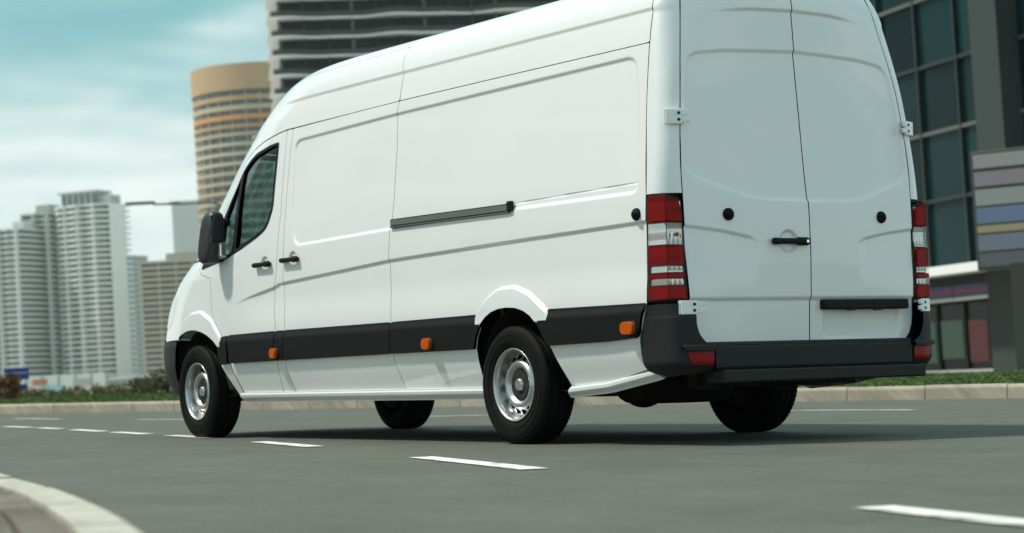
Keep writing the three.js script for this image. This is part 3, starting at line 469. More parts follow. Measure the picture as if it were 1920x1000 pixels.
  // door mirrors
  for (const s of [-1, 1]) {
    const g = grp('door_mirror', van); g.position.set(s * 1.07, 1.49, -3.79); g.rotation.y = s * -0.12;
    const hs = new THREE.SphereGeometry(1, 40, 28), p = hs.attributes.position;
    for (let i = 0; i < p.count; i++) {
      const pw = (v, e) => Math.sign(v) * Math.pow(Math.abs(v), e); let x = pw(p.getX(i), .55), y = pw(p.getY(i), .6), z = pw(p.getZ(i), .6);
      const w = mix(.088, .070, (y + 1) / 2); p.setXYZ(i, x * w + s * .012 * y * -1, y * .195, z * .085 - (1 - x * x * .3) * .02 + .02 * y);
    }
    hs.computeVertexNormals(); mesh('mirror_housing', hs, M.mirrorShell, g);
    mesh('mirror_glass', rbox(.10, .20, .008, .004, s * .006, .06, .088), M.mirror, g);
    g.children[1].geometry.translate(0, 0, -.03);
    mesh('turn_signal', merge([rbox(.066, .125, .05, .02, -s * .03, -.098, .078, 4)]), M.clearLens, g);
    mesh('signal_reflector', rbox(.05, .10, .02, .008, -s * .03, -.098, .082), M.chrome, g);
    mesh('mirror_arm', merge([rbox(.14, .06, .08, .02, -s * .10, -.15, -.05), rbox(.14, .05, .08, .02, -s * .11, .12, -.06)]), M.trim, g);
  }

  // wheels
  const tyreProf = [[.212, .085], [.222, .100], [.245, .112], [.285, .1175], [.318, .114], [.338, .104], [.349, .088], [.3535, .07]];
  const full = []; for (const [r, w] of tyreProf) full.push(new THREE.Vector2(r, w));
  for (const w of [.062, .044]) { full.push(new THREE.Vector2(.3545, w + .006), new THREE.Vector2(.346, w + .004), new THREE.Vector2(.346, w - .004), new THREE.Vector2(.355, w - .006)); }
  full.push(new THREE.Vector2(.3555, .012), new THREE.Vector2(.346, .008));
  const tp = [...full, ...full.slice().reverse().map((v) => new THREE.Vector2(v.x, -v.y))];
  const tyreG = new THREE.LatheGeometry(tp, 96).rotateZ(Math.PI / 2);
  // sidewall rings and tread blocks
  const blocks = []; for (let i = 0; i < 72; i++) for (const s of [-1, 1]) { const a = i / 72 * Math.PI * 2; blocks.push(box(.022, .010, .019).translate(s * .082, .3475, 0).applyMatrix4(M4().makeRotationX(a))); }
  const sideRing = [.262, .30].map((r) => new THREE.TorusGeometry(r, .0022, 6, 80).rotateY(Math.PI / 2).translate(r < .28 ? -.1155 : -.1165, 0, 0));
  const tyreAll = merge([tyreG, ...blocks, ...sideRing]);
  const rimProf = [[.2165, -.098], [.219, -.104], [.2175, -.108], [.210, -.107], [.203, -.098], [.198, -.080], [.196, -.045], [.190, -.035]];
  const rimG = new THREE.LatheGeometry(rimProf.map(([a, b]) => new THREE.Vector2(a, b)), 80).rotateZ(-Math.PI / 2);
  const discR = pchip([.055, .08, .10, .118, .132, .145, .165, .192], [.030, .036, .060, .074, .076, .066, .040, .034]);
  const N = 16, holes = []; for (let i = 0; i < N; i++) { const a = (i + .5) / N * Math.PI * 2, h = []; for (let k = 0; k < 14; k++) { const t = k / 14 * Math.PI * 2; h.push([a + Math.cos(t) * .105, .165 + Math.sin(t) * .0155]); } holes.push(h); }
  const discG = panel((a, r) => [-discR(r), Math.sin(a) * r, Math.cos(a) * r], [[0, .05], [Math.PI * 2, .05], [Math.PI * 2, .194], [0, .194]], { holes, da: .03, db: .005, gap: 0, depth: .006, flip: 1 });
  const hubG = new THREE.LatheGeometry([[.001, .076], [.030, .075], [.036, .070], [.038, .05], [.058, .046], [.062, .03], [.062, .02]].map(([a, b]) => new THREE.Vector2(a, b)), 40).rotateZ(Math.PI / 2);
  const boltG = merge([...Array(6)].map((_, i) => { const a = i / 6 * Math.PI * 2; return cyl(.011, .012, .03, -.045, Math.sin(a) * .072, Math.cos(a) * .072, 'x', 6); }));
  const drumG = merge([cyl(.185, .185, .12, .06, 0, 0, 'x', 40), cyl(.09, .09, .1, -.01, 0, 0, 'x', 30)]);
  for (const [x, z, spin] of [[-.865, 0, .1], [-.862, -4.325, .3], [.865, 0, .5], [.862, -4.325, .2]]) {
    const w = grp('wheel', van); w.position.set(x, .3535, z); if (x > 0) w.rotation.y = Math.PI; w.rotation.x = x > 0 ? -spin : spin;
    if (z < -1) w.rotation.set(spin, x > 0 ? Math.PI - .02 : -.02, 0, 'YXZ');
    mesh('tyre', tyreAll, M.rubber, w); mesh('rim', merge([rimG.clone(), discG.clone()]), M.rimMetal, w); mesh('hub', hubG, M.rimMetal, w); mesh('wheel_bolts', boltG, M.rail, w); mesh('brake_drum', drumG, M.black, w);
  }
}
//@@ENV
// ---------------------------------------------------------------- ground, road, kerbs, verge
const asphalt = noiseTex(1536, 1536, (i, j) => {
  const u = i / 1536, v = j / 1536, c = tile(u, v, 5, 1) * 0.5 + tile(u, v, 17, 4) * 0.35 + tile(u, v, 60, 6) * 0.3, q = rnd(), sp = q > 0.992 ? 0.2 : q < 0.02 ? -0.1 : 0, g = rnd() - 0.5;
  const b = 0.338 + c * 0.045 + g * 0.15 + sp; return [b * 0.965, b, b * 0.865];
});
const asphaltBump = noiseTex(512, 512, () => { const v = rnd(); return [v, v, v]; }, false);
M.asphalt = std(0xffffff, 0.82, { map: asphalt, bumpMap: asphaltBump, bumpScale: 0.003 });
M.roadPaint = std(0xffffff, 0.7, { map: noiseTex(256, 256, (i, j) => { const u = i / 256, v = j / 256, c = tile(u, v, 9, 2), w = sm(0.45, 0.8, c + rnd() * 0.35); const b = mix(0.90, 0.55, w) + (rnd() - .5) * .06; return [b, b * .99, b * .955]; }) });
M.concrete = std(0xffffff, 0.85, { map: noiseTex(512, 512, (i, j) => { const u = i / 512, v = j / 512, b = 0.70 + tile(u, v, 5, 7) * 0.06 + tile(u, v, 26, 3) * 0.05 + (rnd() - .5) * .07; return [b, b * .975, b * .90]; }), bumpMap: asphaltBump, bumpScale: 0.002 });
const paverMats = [0, 1, 2, 3].map((k) => std(0xffffff, 0.85, { map: noiseTex(128, 128, (i, j) => { const u = i / 128, v = j / 128, b = 0.46 + k * .035 + tile(u, v, 5, 7 + k) * 0.06 + (rnd() - .5) * .10; return [b, b * .93, b * .84]; }), bumpMap: asphaltBump, bumpScale: 0.002 }));
M.joint = std(rgb(.05, .048, .042), 0.95);
M.soil = std(0xffffff, 0.95, { map: noiseTex(256, 256, (i, j) => { const u = i / 256, v = j / 256, b = tile(u, v, 8, 5) * .07 + (rnd() - .5) * .1; return [.24 + b, .30 + b, .14 + b * .6]; }) });
M.plaza = std(0xffffff, 0.85, { map: noiseTex(256, 256, (i, j) => { const b = .62 + tile(i / 256, j / 256, 8, 2) * .05 + (rnd() - .5) * .05; return [b, b * .98, b * .92]; }) });

function sheet(pts, y, m, uvs = 1) { // flat polygon on the ground, uv in metres
  const sh = new THREE.Shape(pts.map((p) => new THREE.Vector2(p.x, -p.z))), g = new THREE.ShapeGeometry(sh).rotateX(-Math.PI / 2).translate(0, y, 0);
  const p = g.attributes.position, uv = g.attributes.uv; for (let i = 0; i < p.count; i++) uv.setXY(i, p.getX(i) * uvs, p.getZ(i) * uvs); return g;
}
{
  const g = new THREE.CircleGeometry(2700, 96).rotateX(-Math.PI / 2).translate(0, -0.06, 0), p = g.attributes.position, uv = g.attributes.uv; for (let i = 0; i < p.count; i++) uv.setXY(i, p.getX(i) * .15, p.getZ(i) * .15);
  struct('ground', mesh('', g, M.plaza));
}
// the far kerb line and the near kerb line, as smooth curves over the ground
const farPx = [[-900, 47], [-350, 40.5], [0, 35.2], [480, 30.9], [960, 27.4], [1440, 24.7], [1920, 22.5], [2600, 19.8], [3600, 17], [6000, 15]];
const farCurve = new THREE.CatmullRomCurve3([spot(-2600, 75), ...farPx.map(([a, b]) => spot(a, b))], false, 'centripetal');
const nearCurve = new THREE.CatmullRomCurve3([V(-2.6, 0, -16), V(-3.2, 0, -9), V(-4.0, 0, -3.2), V(-4.62, 0, 0.2), V(-5.271, 0, 3.011), V(-5.561, 0, 4.251), V(-5.91, 0, 5.479), V(-6.247, 0, 6.5), V(-6.8, 0, 8.0), V(-7.6, 0, 10.0), V(-9.2, 0, 13.5), V(-12, 0, 19)], false, 'centripetal');
const FP = farCurve.getSpacedPoints(260), NP = nearCurve.getSpacedPoints(160);
const off = (P, d) => P.map((p, i) => { const a = P[Math.max(0, i - 1)], b = P[Math.min(P.length - 1, i + 1)], t = b.clone().sub(a).setY(0).normalize(); return V(p.x - t.z * d, p.y, p.z + t.x * d); }); // to the right of travel
const road = struct('road', mesh('', sheet([...off(FP, -0.02), ...NP.slice().reverse(), V(-40, 0, -60)].slice(0, -1).concat([V(-2, 0, -26), V(-24, 0, -52)]), 0, M.asphalt, 0.25), M.asphalt));
// painted dashes, children of the road
const dashCurve = new THREE.CatmullRomCurve3([V(-4.45, 0, 8.6), V(-3.84, 0, 6.38), V(-2.52, 0, 1.92), V(-1.48, 0, -1.95), V(-.84, 0, -4.75), V(-.50, 0, -6.65), V(-.18, 0, -8.35), V(.11, 0, -10.0), V(.30, 0, -11.36), V(.9, 0, -15.5), V(1.7, 0, -21)], false, 'centripetal');
function dashOn(curve, l0, l1, w) { // between two arc lengths along the curve
  const L = curve.getLength(), n = 8, a = [], b = [];
  for (let i = 0; i <= n; i++) { const u = (l0 + (l1 - l0) * i / n) / L, p = curve.getPointAt(clamp(u)), t = curve.getTangentAt(clamp(u)); a.push(V(p.x - t.z * w / 2, 0, p.z + t.x * w / 2)); b.push(V(p.x + t.z * w / 2, 0, p.z - t.x * w / 2)); }
  return sheet([...a, ...b.reverse()], 0.005, M.roadPaint, 1);
}
function arcAt(curve, x, z) { let best = 1e9, u = 0; for (let i = 0; i <= 800; i++) { const p = curve.getPointAt(i / 800), d = (p.x - x) ** 2 + (p.z - z) ** 2; if (d < best) { best = d; u = i / 800; } } return u * curve.getLength(); }
for (const [x0, z0, x1, z1] of [[-4.2, 7.7, -3.70, 6.0], [-2.85, 2.82, -2.28, 1.09], [-1.70, -1.2, -1.27, -2.66], [-.97, -4.16, -.70, -5.33], [-.62, -6.06, -.37, -7.23], [-.33, -7.72, -.02, -8.98], [.04, -9.55, .19, -10.47], [.2, -10.85, .45, -11.97], [.55, -12.8, .7, -14.0], [.8, -14.9, 1.0, -16.2]]) mesh('lane_dash', dashOn(dashCurve, arcAt(dashCurve, x0, z0), arcAt(dashCurve, x1, z1), 0.13), M.roadPaint, road);
const farLine = new THREE.CatmullRomCurve3([spot(-300, 33), spot(0, 29.4), spot(142, 26.9), spot(275, 25.2), spot(620, 22.6), spot(1120, 21.2), spot(1500, 19.6), spot(1860, 17.6), spot(2400, 15.5)], false, 'centripetal');
{ const L = farLine.getLength(); for (let s = 0.8; s < L - 2; s += 4.4) mesh('lane_dash', dashOn(farLine, s, s + 1.9, 0.11), M.roadPaint, road); }

// kerbs: single stones
function kerb(name, P, w, h, stone, mat, round, dir) {
  const G = struct(name, grp('')); const curve = new THREE.CatmullRomCurve3(P), L = curve.getLength(), n = Math.floor(L / stone);
  for (let i = 0; i < n; i++) {
    const l0 = i * stone + 0.006, l1 = (i + 1) * stone - 0.006, seg = 4, pos = [], idx = [], dy = (rnd() - .5) * .006;
    const prof = [[0, -.1], [0, h - round], [round * .3, h - round * .3], [round, h], [w, h], [w, -.1]];
    for (let k = 0; k <= seg; k++) { const u = clamp((l0 + (l1 - l0) * k / seg) / L), p = curve.getPointAt(u), t = curve.getTangentAt(u); for (const [o, y] of prof) pos.push(p.x - t.z * o * dir, y + (y > 0 ? dy : 0), p.z + t.x * o * dir); }
    const m = prof.length; for (let k = 0; k < seg; k++) for (let q = 0; q < m - 1; q++) { const a = k * m + q, b = a + m; idx.push(a, b, a + 1, b, b + 1, a + 1); }
    for (const k of [0, seg]) for (let q = 1; q < m - 1; q++) idx.push(k * m, k * m + q, k * m + q + 1);
    const g = new THREE.BufferGeometry(); g.setAttribute('position', new THREE.Float32BufferAttribute(pos, 3)); g.setIndex(idx); const q = g.toNonIndexed(); q.computeVertexNormals();
    const pp = q.attributes.position, uv = []; for (let k = 0; k < pp.count; k++) uv.push(pp.getX(k) * .7 + i * .31, pp.getZ(k) * .7 + pp.getY(k)); q.setAttribute('uv', new THREE.Float32BufferAttribute(uv, 2)); mesh('kerb_stone', q, mat, G);
  }
  return G;
}
kerb('near_kerb', NP.slice(30, 140), 0.145, 0.12, 0.92, M.concrete, 0.03, 1);
M.farStone = std(0xffffff, 0.85, { map: noiseTex(256, 256, (i, j) => { const b = 0.66 + tile(i / 256, j / 256, 5, 7) * 0.06 + tile(i / 256, j / 256, 22, 3) * .05 + (rnd() - .5) * .06; return [b, b * .94, b * .84]; }) });
kerb('far_kerb', FP.slice(2, 250), 0.22, 0.15, 1.0, M.farStone, 0.035, -1);
// near pavement: brick courses behind the kerb, over a dark bed
{
  const bed = struct('pavement', mesh('', sheet([...off(NP.slice(20, 150), 0.10), V(-16, 0, 14), V(-12, 0, -6)], 0.085, M.joint), M.joint));
  const cur = new THREE.CatmullRomCurve3(NP); const L = cur.getLength(), u0 = arcAt(cur, -5.2, 2.6), u1 = arcAt(cur, -6.6, 7.4);
  const bg = [0, 1, 2].map(() => new RoundedBoxGeometry(0.100, 0.06, 0.204, 1, 0.006)); let cnt = 0;
  const rest = []; let all = 0; // the courses in view are single bricks, the farther ones one field
  for (let c = 0; c < 40; c++) for (let s = (c % 2) * 0.107 + 4; s < L - 6; s += 0.214) {
    const p = cur.getPointAt(s / L), t = cur.getTangentAt(s / L), o = 0.145 + 0.016 + 0.05 + c * 0.112, x = p.x - t.z * o, z = p.z + t.x * o, turn = Math.atan2(t.x, t.z); all++;
    if (c < 13 && s > u0 && s < u1 && cnt < 298) { const b = mesh('paver', bg[cnt % 3], paverMats[(cnt * 7 + c * 3 + Math.floor(rnd() * 4)) % 4], bed); b.position.set(x, 0.088 + rnd() * 0.004, z); b.rotation.set((rnd() - .5) * .01, turn, (rnd() - .5) * .012); cnt++; }
    else rest.push(new THREE.BoxGeometry(0.100, 0.06, 0.204).rotateY(turn).translate(x, 0.088 + rnd() * 0.004, z));
  }
  mesh('paver_field', merge(rest), paverMats[1], bed).userData.kind = 'stuff';
}
// verge with grass
const vergeBack = FP.slice(2, 250).map((p) => { const d = p.clone().sub(V(CAM.x, 0, CAM.z)); const depth = d.dot(FW), k = clamp((depth - 15) / 40); return p.clone().addScaledVector(off(FP, -1)[FP.indexOf(p)].clone().sub(p), mix(15.5, 18, k)); });
const vergeFront = off(FP.slice(2, 250), -0.2);
{ const g = sheet([...vergeFront, ...vergeBack.slice().reverse()], 0.125, M.soil, 0.4); struct('verge', mesh('', g, M.soil)); }
{
  const blade = new THREE.BufferGeometry(); const bp = [], bi = [];
  for (let k = 0; k < 5; k++) { const a = k * 1.3, dx = Math.cos(a), dz = Math.sin(a), l = 0.03 + k * 0.012, x = (k - 2) * .014, z = ((k * 7) % 5 - 2) * .014; const q = bp.length / 3; bp.push(x - dz * .006, 0, z + dx * .006, x + dz * .006, 0, z - dx * .006, x + dx * l * .5, .05 + k * .007, z + dz * l * .5, x + dx * l, .075 + k * .008, z + dz * l); bi.push(q, q + 1, q + 2, q + 2, q + 1, q + 3); }
  blade.setAttribute('position', new THREE.Float32BufferAttribute(bp, 3)); blade.setIndex(bi); blade.computeVertexNormals();
  const gm = std(rgb(1, 1, 1), 0.85), N = 70000, im = new THREE.InstancedMesh(blade, gm, N), o = new THREE.Object3D(), c = new THREE.Color(), r2 = mulberry(21);
  for (let i = 0; i < N; i++) {
    const k = Math.floor(r2() * (vergeFront.length - 1)), t = Math.pow(r2(), 1.6), a = vergeFront[k].clone().lerp(vergeFront[k + 1], r2()), p = a.lerp(vergeBack[k], t * .97);
    const w = n2(p.x * .5, p.z * .5), s = 0.75 + r2() * 0.6; o.position.set(p.x, 0.125, p.z); o.rotation.set(0, r2() * 6.3, 0); o.scale.set(s * 1.5, s * (0.55 + .15 * w), s * 1.5); o.updateMatrix(); im.setMatrixAt(i, o.matrix);
    const y = r2(); c.setRGB(0.055 + .035 * y + .02 * Math.max(0, w), 0.105 + .05 * y, 0.022 + .01 * y); im.setColorAt(i, c);
  }
  im.name = 'grass'; im.userData = { kind: 'stuff', label: 'mown green grass on the verge behind the far kerb', category: 'grass' }; im.castShadow = im.receiveShadow = true; scene.add(im);
}

// ---------------------------------------------------------------- buildings. The street falls gently, so upright things stand at a slight angle to it.
const UP = new THREE.Quaternion().setFromAxisAngle(FW.clone(), -CAM.roll * -1);
function plumb(o, yaw = 0) { o.quaternion.copy(UP).multiply(new THREE.Quaternion().setFromAxisAngle(V(0, 1, 0), yaw)); return o; }
const faceCam = (px) => CAM.yaw - Math.atan((px - 960) / CAM.f);           // yaw that turns a front (+z) towards the viewer
const hAt = (px, py, d) => (horizon(px) - py) * d / CAM.f + CAM.y;           // height seen at a picture height
const tone = (r, g, b, ro = 0.8, n = 0.05) => std(rgb(r, g, b), ro);
M.wallWhite = tone(.72, .73, .70); M.wallGrey = tone(.42, .44, .42); M.slabWhite = tone(.84, .84, .81); M.tan = tone(.50, .33, .19); M.tanPale = tone(.52, .42, .29); M.beige = tone(.58, .50, .37);
M.glassGreen = phy(rgb(.030, .055, .052), .12, { metalness: 0.0, clearcoat: 1, clearcoatRoughness: .06 }); M.glassDark = phy(rgb(.006, .007, .0065), .25, { specularIntensity: .4 });
M.glassTeal = phy(rgb(.008, .045, .048), .07, { clearcoat: 1, clearcoatRoughness: .03 }); M.railGlass = phy(rgb(.20, .27, .26), .15, { clearcoat: .5 }); M.mullion = std(rgb(.012, .022, .022), .6); M.pier = tone(.032, .045, .042); M.slabGreen = tone(.52, .56, .51); M.concreteDark = tone(.10, .11, .105);

const extr = (pts, h) => { const g = new THREE.ExtrudeGeometry(new THREE.Shape(pts.map(([x, z]) => new THREE.Vector2(x, -z))), { depth: h, bevelEnabled: false }); return g.rotateX(-Math.PI / 2); };
const rectP = (w, d) => [[-w / 2, -d / 2], [w / 2, -d / 2], [w / 2, d / 2], [-w / 2, d / 2]];
const bowP = (w, d, bow, n = 14, wave = 0) => { const p = [[-w / 2, -d / 2], [w / 2, -d / 2]]; for (let i = 0; i <= n; i++) { const t = 1 - 2 * i / n; p.push([t * w / 2, d / 2 + bow * (1 - t * t) + wave * Math.cos(t * Math.PI * 3)]); } return p; };
const discP = (r, n = 48) => [...Array(n)].map((_, i) => [Math.cos(i / n * 2 * Math.PI) * r, -Math.sin(i / n * 2 * Math.PI) * r]);

// residential tower: glazed core, a slab, a rail and dividing walls for every storey
function tower(o) {
  const t = thing(o.name, o.label, 'building', o.group), top = hAt(o.px, o.top, o.d), p = spot(o.px, o.d + (o.depth || 0)); t.position.copy(p); plumb(t, faceCam(o.px) + (o.turn || 0));
  const n = Math.round(top / o.fh), H = n * o.fh;
  mesh('core', extr(o.core, H + 6).translate(0, -6, 0), o.coreMat, t);
  const sg = extr(o.slab, o.th), rg = o.rail ? extr(o.rail, o.railH) : null, hole = null;
  for (let k = 1; k <= n; k++) { const m = mesh('floor_slab', sg, o.slabMat, t); m.position.y = k * o.fh - o.th; }
  if (rg) for (let k = 0; k < n; k++) { const m = mesh('balcony_rail', rg, o.railMat, t); m.position.y = k * o.fh + 0.002; }
  if (o.fins) for (const [x, z, w, d] of o.fins) mesh('dividing_wall', box(w, H + 6, d, x, H / 2 - 3, z), o.finMat || o.slabMat, t);
  if (o.extra) o.extra(t, H);
  return t;
}
const bandP = (outer, inner) => outer; // solid rails: thin boxes are cut from the slab outline by the core

// dark tower with wavy white balconies close behind the van
{
  const d = 360, px = 830, w = 52, t = thing('apartment_tower', 'dark apartment tower with wavy white balcony slabs rising behind the van roof', 'building');
  t.position.copy(spot(px, d)); plumb(t, faceCam(px) + 0.10); const fh = 3.22, n = 27;
  mesh('core', box(w - 3, n * fh + 8, 26, 0, n * fh / 2 - 4, -14.5), M.glassDark, t);
  const edge = (o) => { const p = [[-w / 2 - o, -26], [w / 2 + o, -26]]; for (let i = 0; i <= 80; i++) { const u = 1 - i / 80, x = (u - .5) * (w + 2 * o); p.push([x, 1.0 + o + 1.0 * Math.sin(u * Math.PI * 2 * 2.6 + .9) + .45 * Math.sin(u * Math.PI * 2 * 5.7)]); } return p; };
  const sg = extr(edge(0), .26), e2 = edge(-.15).slice(2), rail = []; 
  const rg = (() => { const pos = [], idx = []; e2.forEach(([x, z]) => pos.push(x, 0, z, x, .95, z)); for (let i = 0; i < e2.length - 1; i++) idx.push(2 * i, 2 * i + 1, 2 * i + 2, 2 * i + 2, 2 * i + 1, 2 * i + 3); const l = pos.length / 3; e2.forEach(([x, z]) => pos.push(x, 0, z - .08, x, .95, z - .08)); for (let i = 0; i < e2.length - 1; i++) idx.push(l + 2 * i, l + 2 * i + 2, l + 2 * i + 1, l + 2 * i + 2, l + 2 * i + 3, l + 2 * i + 1, 2 * i + 1, l + 2 * i + 1, 2 * i + 3, 2 * i + 3, l + 2 * i + 1, l + 2 * i + 3); const g = new THREE.BufferGeometry(); g.setAttribute('position', new THREE.Float32BufferAttribute(pos, 3)); g.setIndex(idx); g.computeVertexNormals(); return g; })();
  const railM = phy(rgb(.035, .033, .028), .35);
  for (let k = 1; k <= n; k++) { mesh('floor_slab', sg, M.slabWhite, t).position.y = k * fh - .26; mesh('balcony_rail', rg, railM, t).position.y = k * fh; }
  const cg = box(.5, n * fh + 8, 1.2), dg = box(.18, n * fh, 1.6); 
  for (let i = 0; i <= 12; i++) { mesh('dividing_wall', i % 3 ? dg : cg, i % 3 ? M.pier : M.concreteDark, t).position.set(-w / 2 + 1.6 + i * (w - 3.2) / 12, n * fh / 2 - 1, -1.0); }
}
// round tan tower
{
  const d = 760, px = 506, r = 23, t = thing('round_tower', 'round tan tower with orange upper bands left of the van cab', 'building'); t.position.copy(spot(px, d)); plumb(t, 0);
  const H = hAt(px, 132, d), fh = 3.35; mesh('core', extr(discP(r - 1.1, 64), H + 3).translate(0, -6, 0), M.glassGreen, t);
  const thin = extr(discP(r, 64), 1.05), mid = extr(discP(r, 64), 1.6), tall = extr(discP(r + .25, 64), 9.2); M.orange = tone(.62, .30, .12);
  mesh('parapet_band', tall, M.tan, t).position.y = H - 9.2;
  let y = H - 9.2 - 1.9; for (const [g, h, m] of [[mid, 1.6, M.tan], [mid, 1.6, M.tanPale], [mid, 1.6, M.orange], [thin, 1.05, M.tan]]) { y -= h; mesh('spandrel_band', g, m, t).position.y = y; y -= 1.75; }
  while (y > 0) { y -= 1.05; mesh('spandrel_band', thin, Math.round(y) % 3 ? M.tanPale : M.beige, t).position.y = y; y -= fh - 1.05; }
  for (let i = 0; i < 28; i++) { const a = i / 28 * Math.PI * 2; mesh('mullion', box(.35, H - 10, .35, 0, (H - 10) / 2, 0), M.tanPale, t).position.set(Math.cos(a) * (r - .6), 0, Math.sin(a) * (r - .6)); }
}
// the white tower group far left
{
  const G = 'white towers in the distance', s = 1190 / CAM.f, mk = (o) => tower({ name: 'white_tower', group: undefined, d: 1190, fh: 3.1, th: 1.15, turn: -0.6, slabMat: M.slabWhite, coreMat: M.glassGreen, railMat: M.slabWhite, railH: .75, ...o });
  const W1 = 118 * s;
  mk({ label: 'tall white balcony tower with grey rooftop crown, tallest of the far left towers', px: 183, top: 384, core: bowP(W1 - 5, 20, 2, 10), slab: bowP(W1, 23, 4.5, 16, 1.0), rail: null,
    fins: [[-W1 * .26, 12.5, .5, 4], [W1 * .02, 14.5, .5, 4], [W1 * .28, 12.5, .5, 4], [-W1 * .5, 2, .8, 14], [W1 * .5, 2, .8, 14]],
    extra: (t, H) => { mesh('rooftop_crown', merge([box(W1 * .62, 7, 14, -W1 * .12, H + 3.5, 0), box(W1 * .72, 1.2, 16, -W1 * .12, H + 7.6, 0), box(W1 * .3, 5, 10, W1 * .3, H + 2.5, 0)]), M.wallGrey, t); for (let i = 0; i < 6; i++) mesh('crown_fin', box(1.2, 6.4, .6, 0, H + 3.3, 7.3), M.glassGreen, t).position.x = -W1 * .38 + i * 4; } });
  mk({ label: 'grey green tower with close balconies, middle of the far left towers', px: 100, top: 398, depth: 8, core: rectP(62 * s, 22), slab: bowP(64 * s, 24, 1.5, 12, .8), slabMat: M.slabGreen, th: 1.1, fins: [[-8, 13, .5, 3], [0, 13.5, .5, 3], [8, 13, .5, 3]], extra: (t, H) => mesh('plant_room', box(30 * s, 5, 10, 0, H + 2.5, 0), M.wallGrey, t) });
  mk({ label: 'pale green low tower at the left edge, leftmost of the far towers', px: 45, top: 430, depth: -10, core: rectP(52 * s, 20), slab: bowP(54 * s, 22, 1.0, 12, .6), slabMat: M.wallWhite, th: 1.2, fins: [[-6, 12, .5, 3], [6, 12, .5, 3]], extra: (t, H) => mesh('plant_room', box(24 * s, 4, 8, 2, H + 2, 0), M.wallWhite, t) });
  mk({ label: 'slim pale tower half hidden at the left picture edge', px: -8, top: 500, depth: 30, core: rectP(50 * s, 20), slab: rectP(52 * s, 22), slabMat: M.wallWhite, th: 1.0 });
  mk({ label: 'narrow grey tower standing close right of the tallest far left tower', px: 252, top: 470, depth: 60, core: rectP(34 * s, 18), slab: rectP(36 * s, 20), slabMat: M.wallGrey, th: .9, coreMat: M.railGlass });
  tower({ name: 'beige_tower', label: 'beige striped tower beside the van bonnet', px: 335, top: 492, d: 1150, fh: 3.1, th: 1.25, core: rectP(36, 22), slab: bowP(38, 24, 1.2, 10), slabMat: M.beige, coreMat: M.concreteDark, fins: [[-18.6, 0, 1, 25], [-9, 12.5, .7, 1.6], [0, 13, .7, 1.6], [9, 12.5, .7, 1.6]], extra: (t, H) => mesh('plant_room', box(18, 4, 10, 4, H + 2, 0), M.beige, t) });
  tower({ name: 'pale_tower', label: 'pale hazy tower in front of the round tan tower, left of the mirror', px: 372, top: 376, d: 2100, fh: 3.4, th: 2.0, core: rectP(38, 24), slab: rectP(40, 26), slabMat: M.wallWhite, coreMat: M.wallGrey });
}
// white podium below the towers
{
  const d = 420, px = 215, t = thing('podium_building', 'long low white podium building at the foot of the far towers', 'building'); t.position.copy(spot(px, d)); plumb(t, faceCam(px) + .05);
  mesh('wall', box(34, 9, 10, 0, -3.2, -5), M.wallWhite, t); mesh('roof_slab', box(35.5, .6, 12, 0, 1.6, -4.5), M.slabWhite, t);
  for (let i = 0; i < 9; i++) mesh('window', box(2.2, 1.5, .3, -14.5 + i * 3.4, -.35, .05), M.glassDark, t);
}
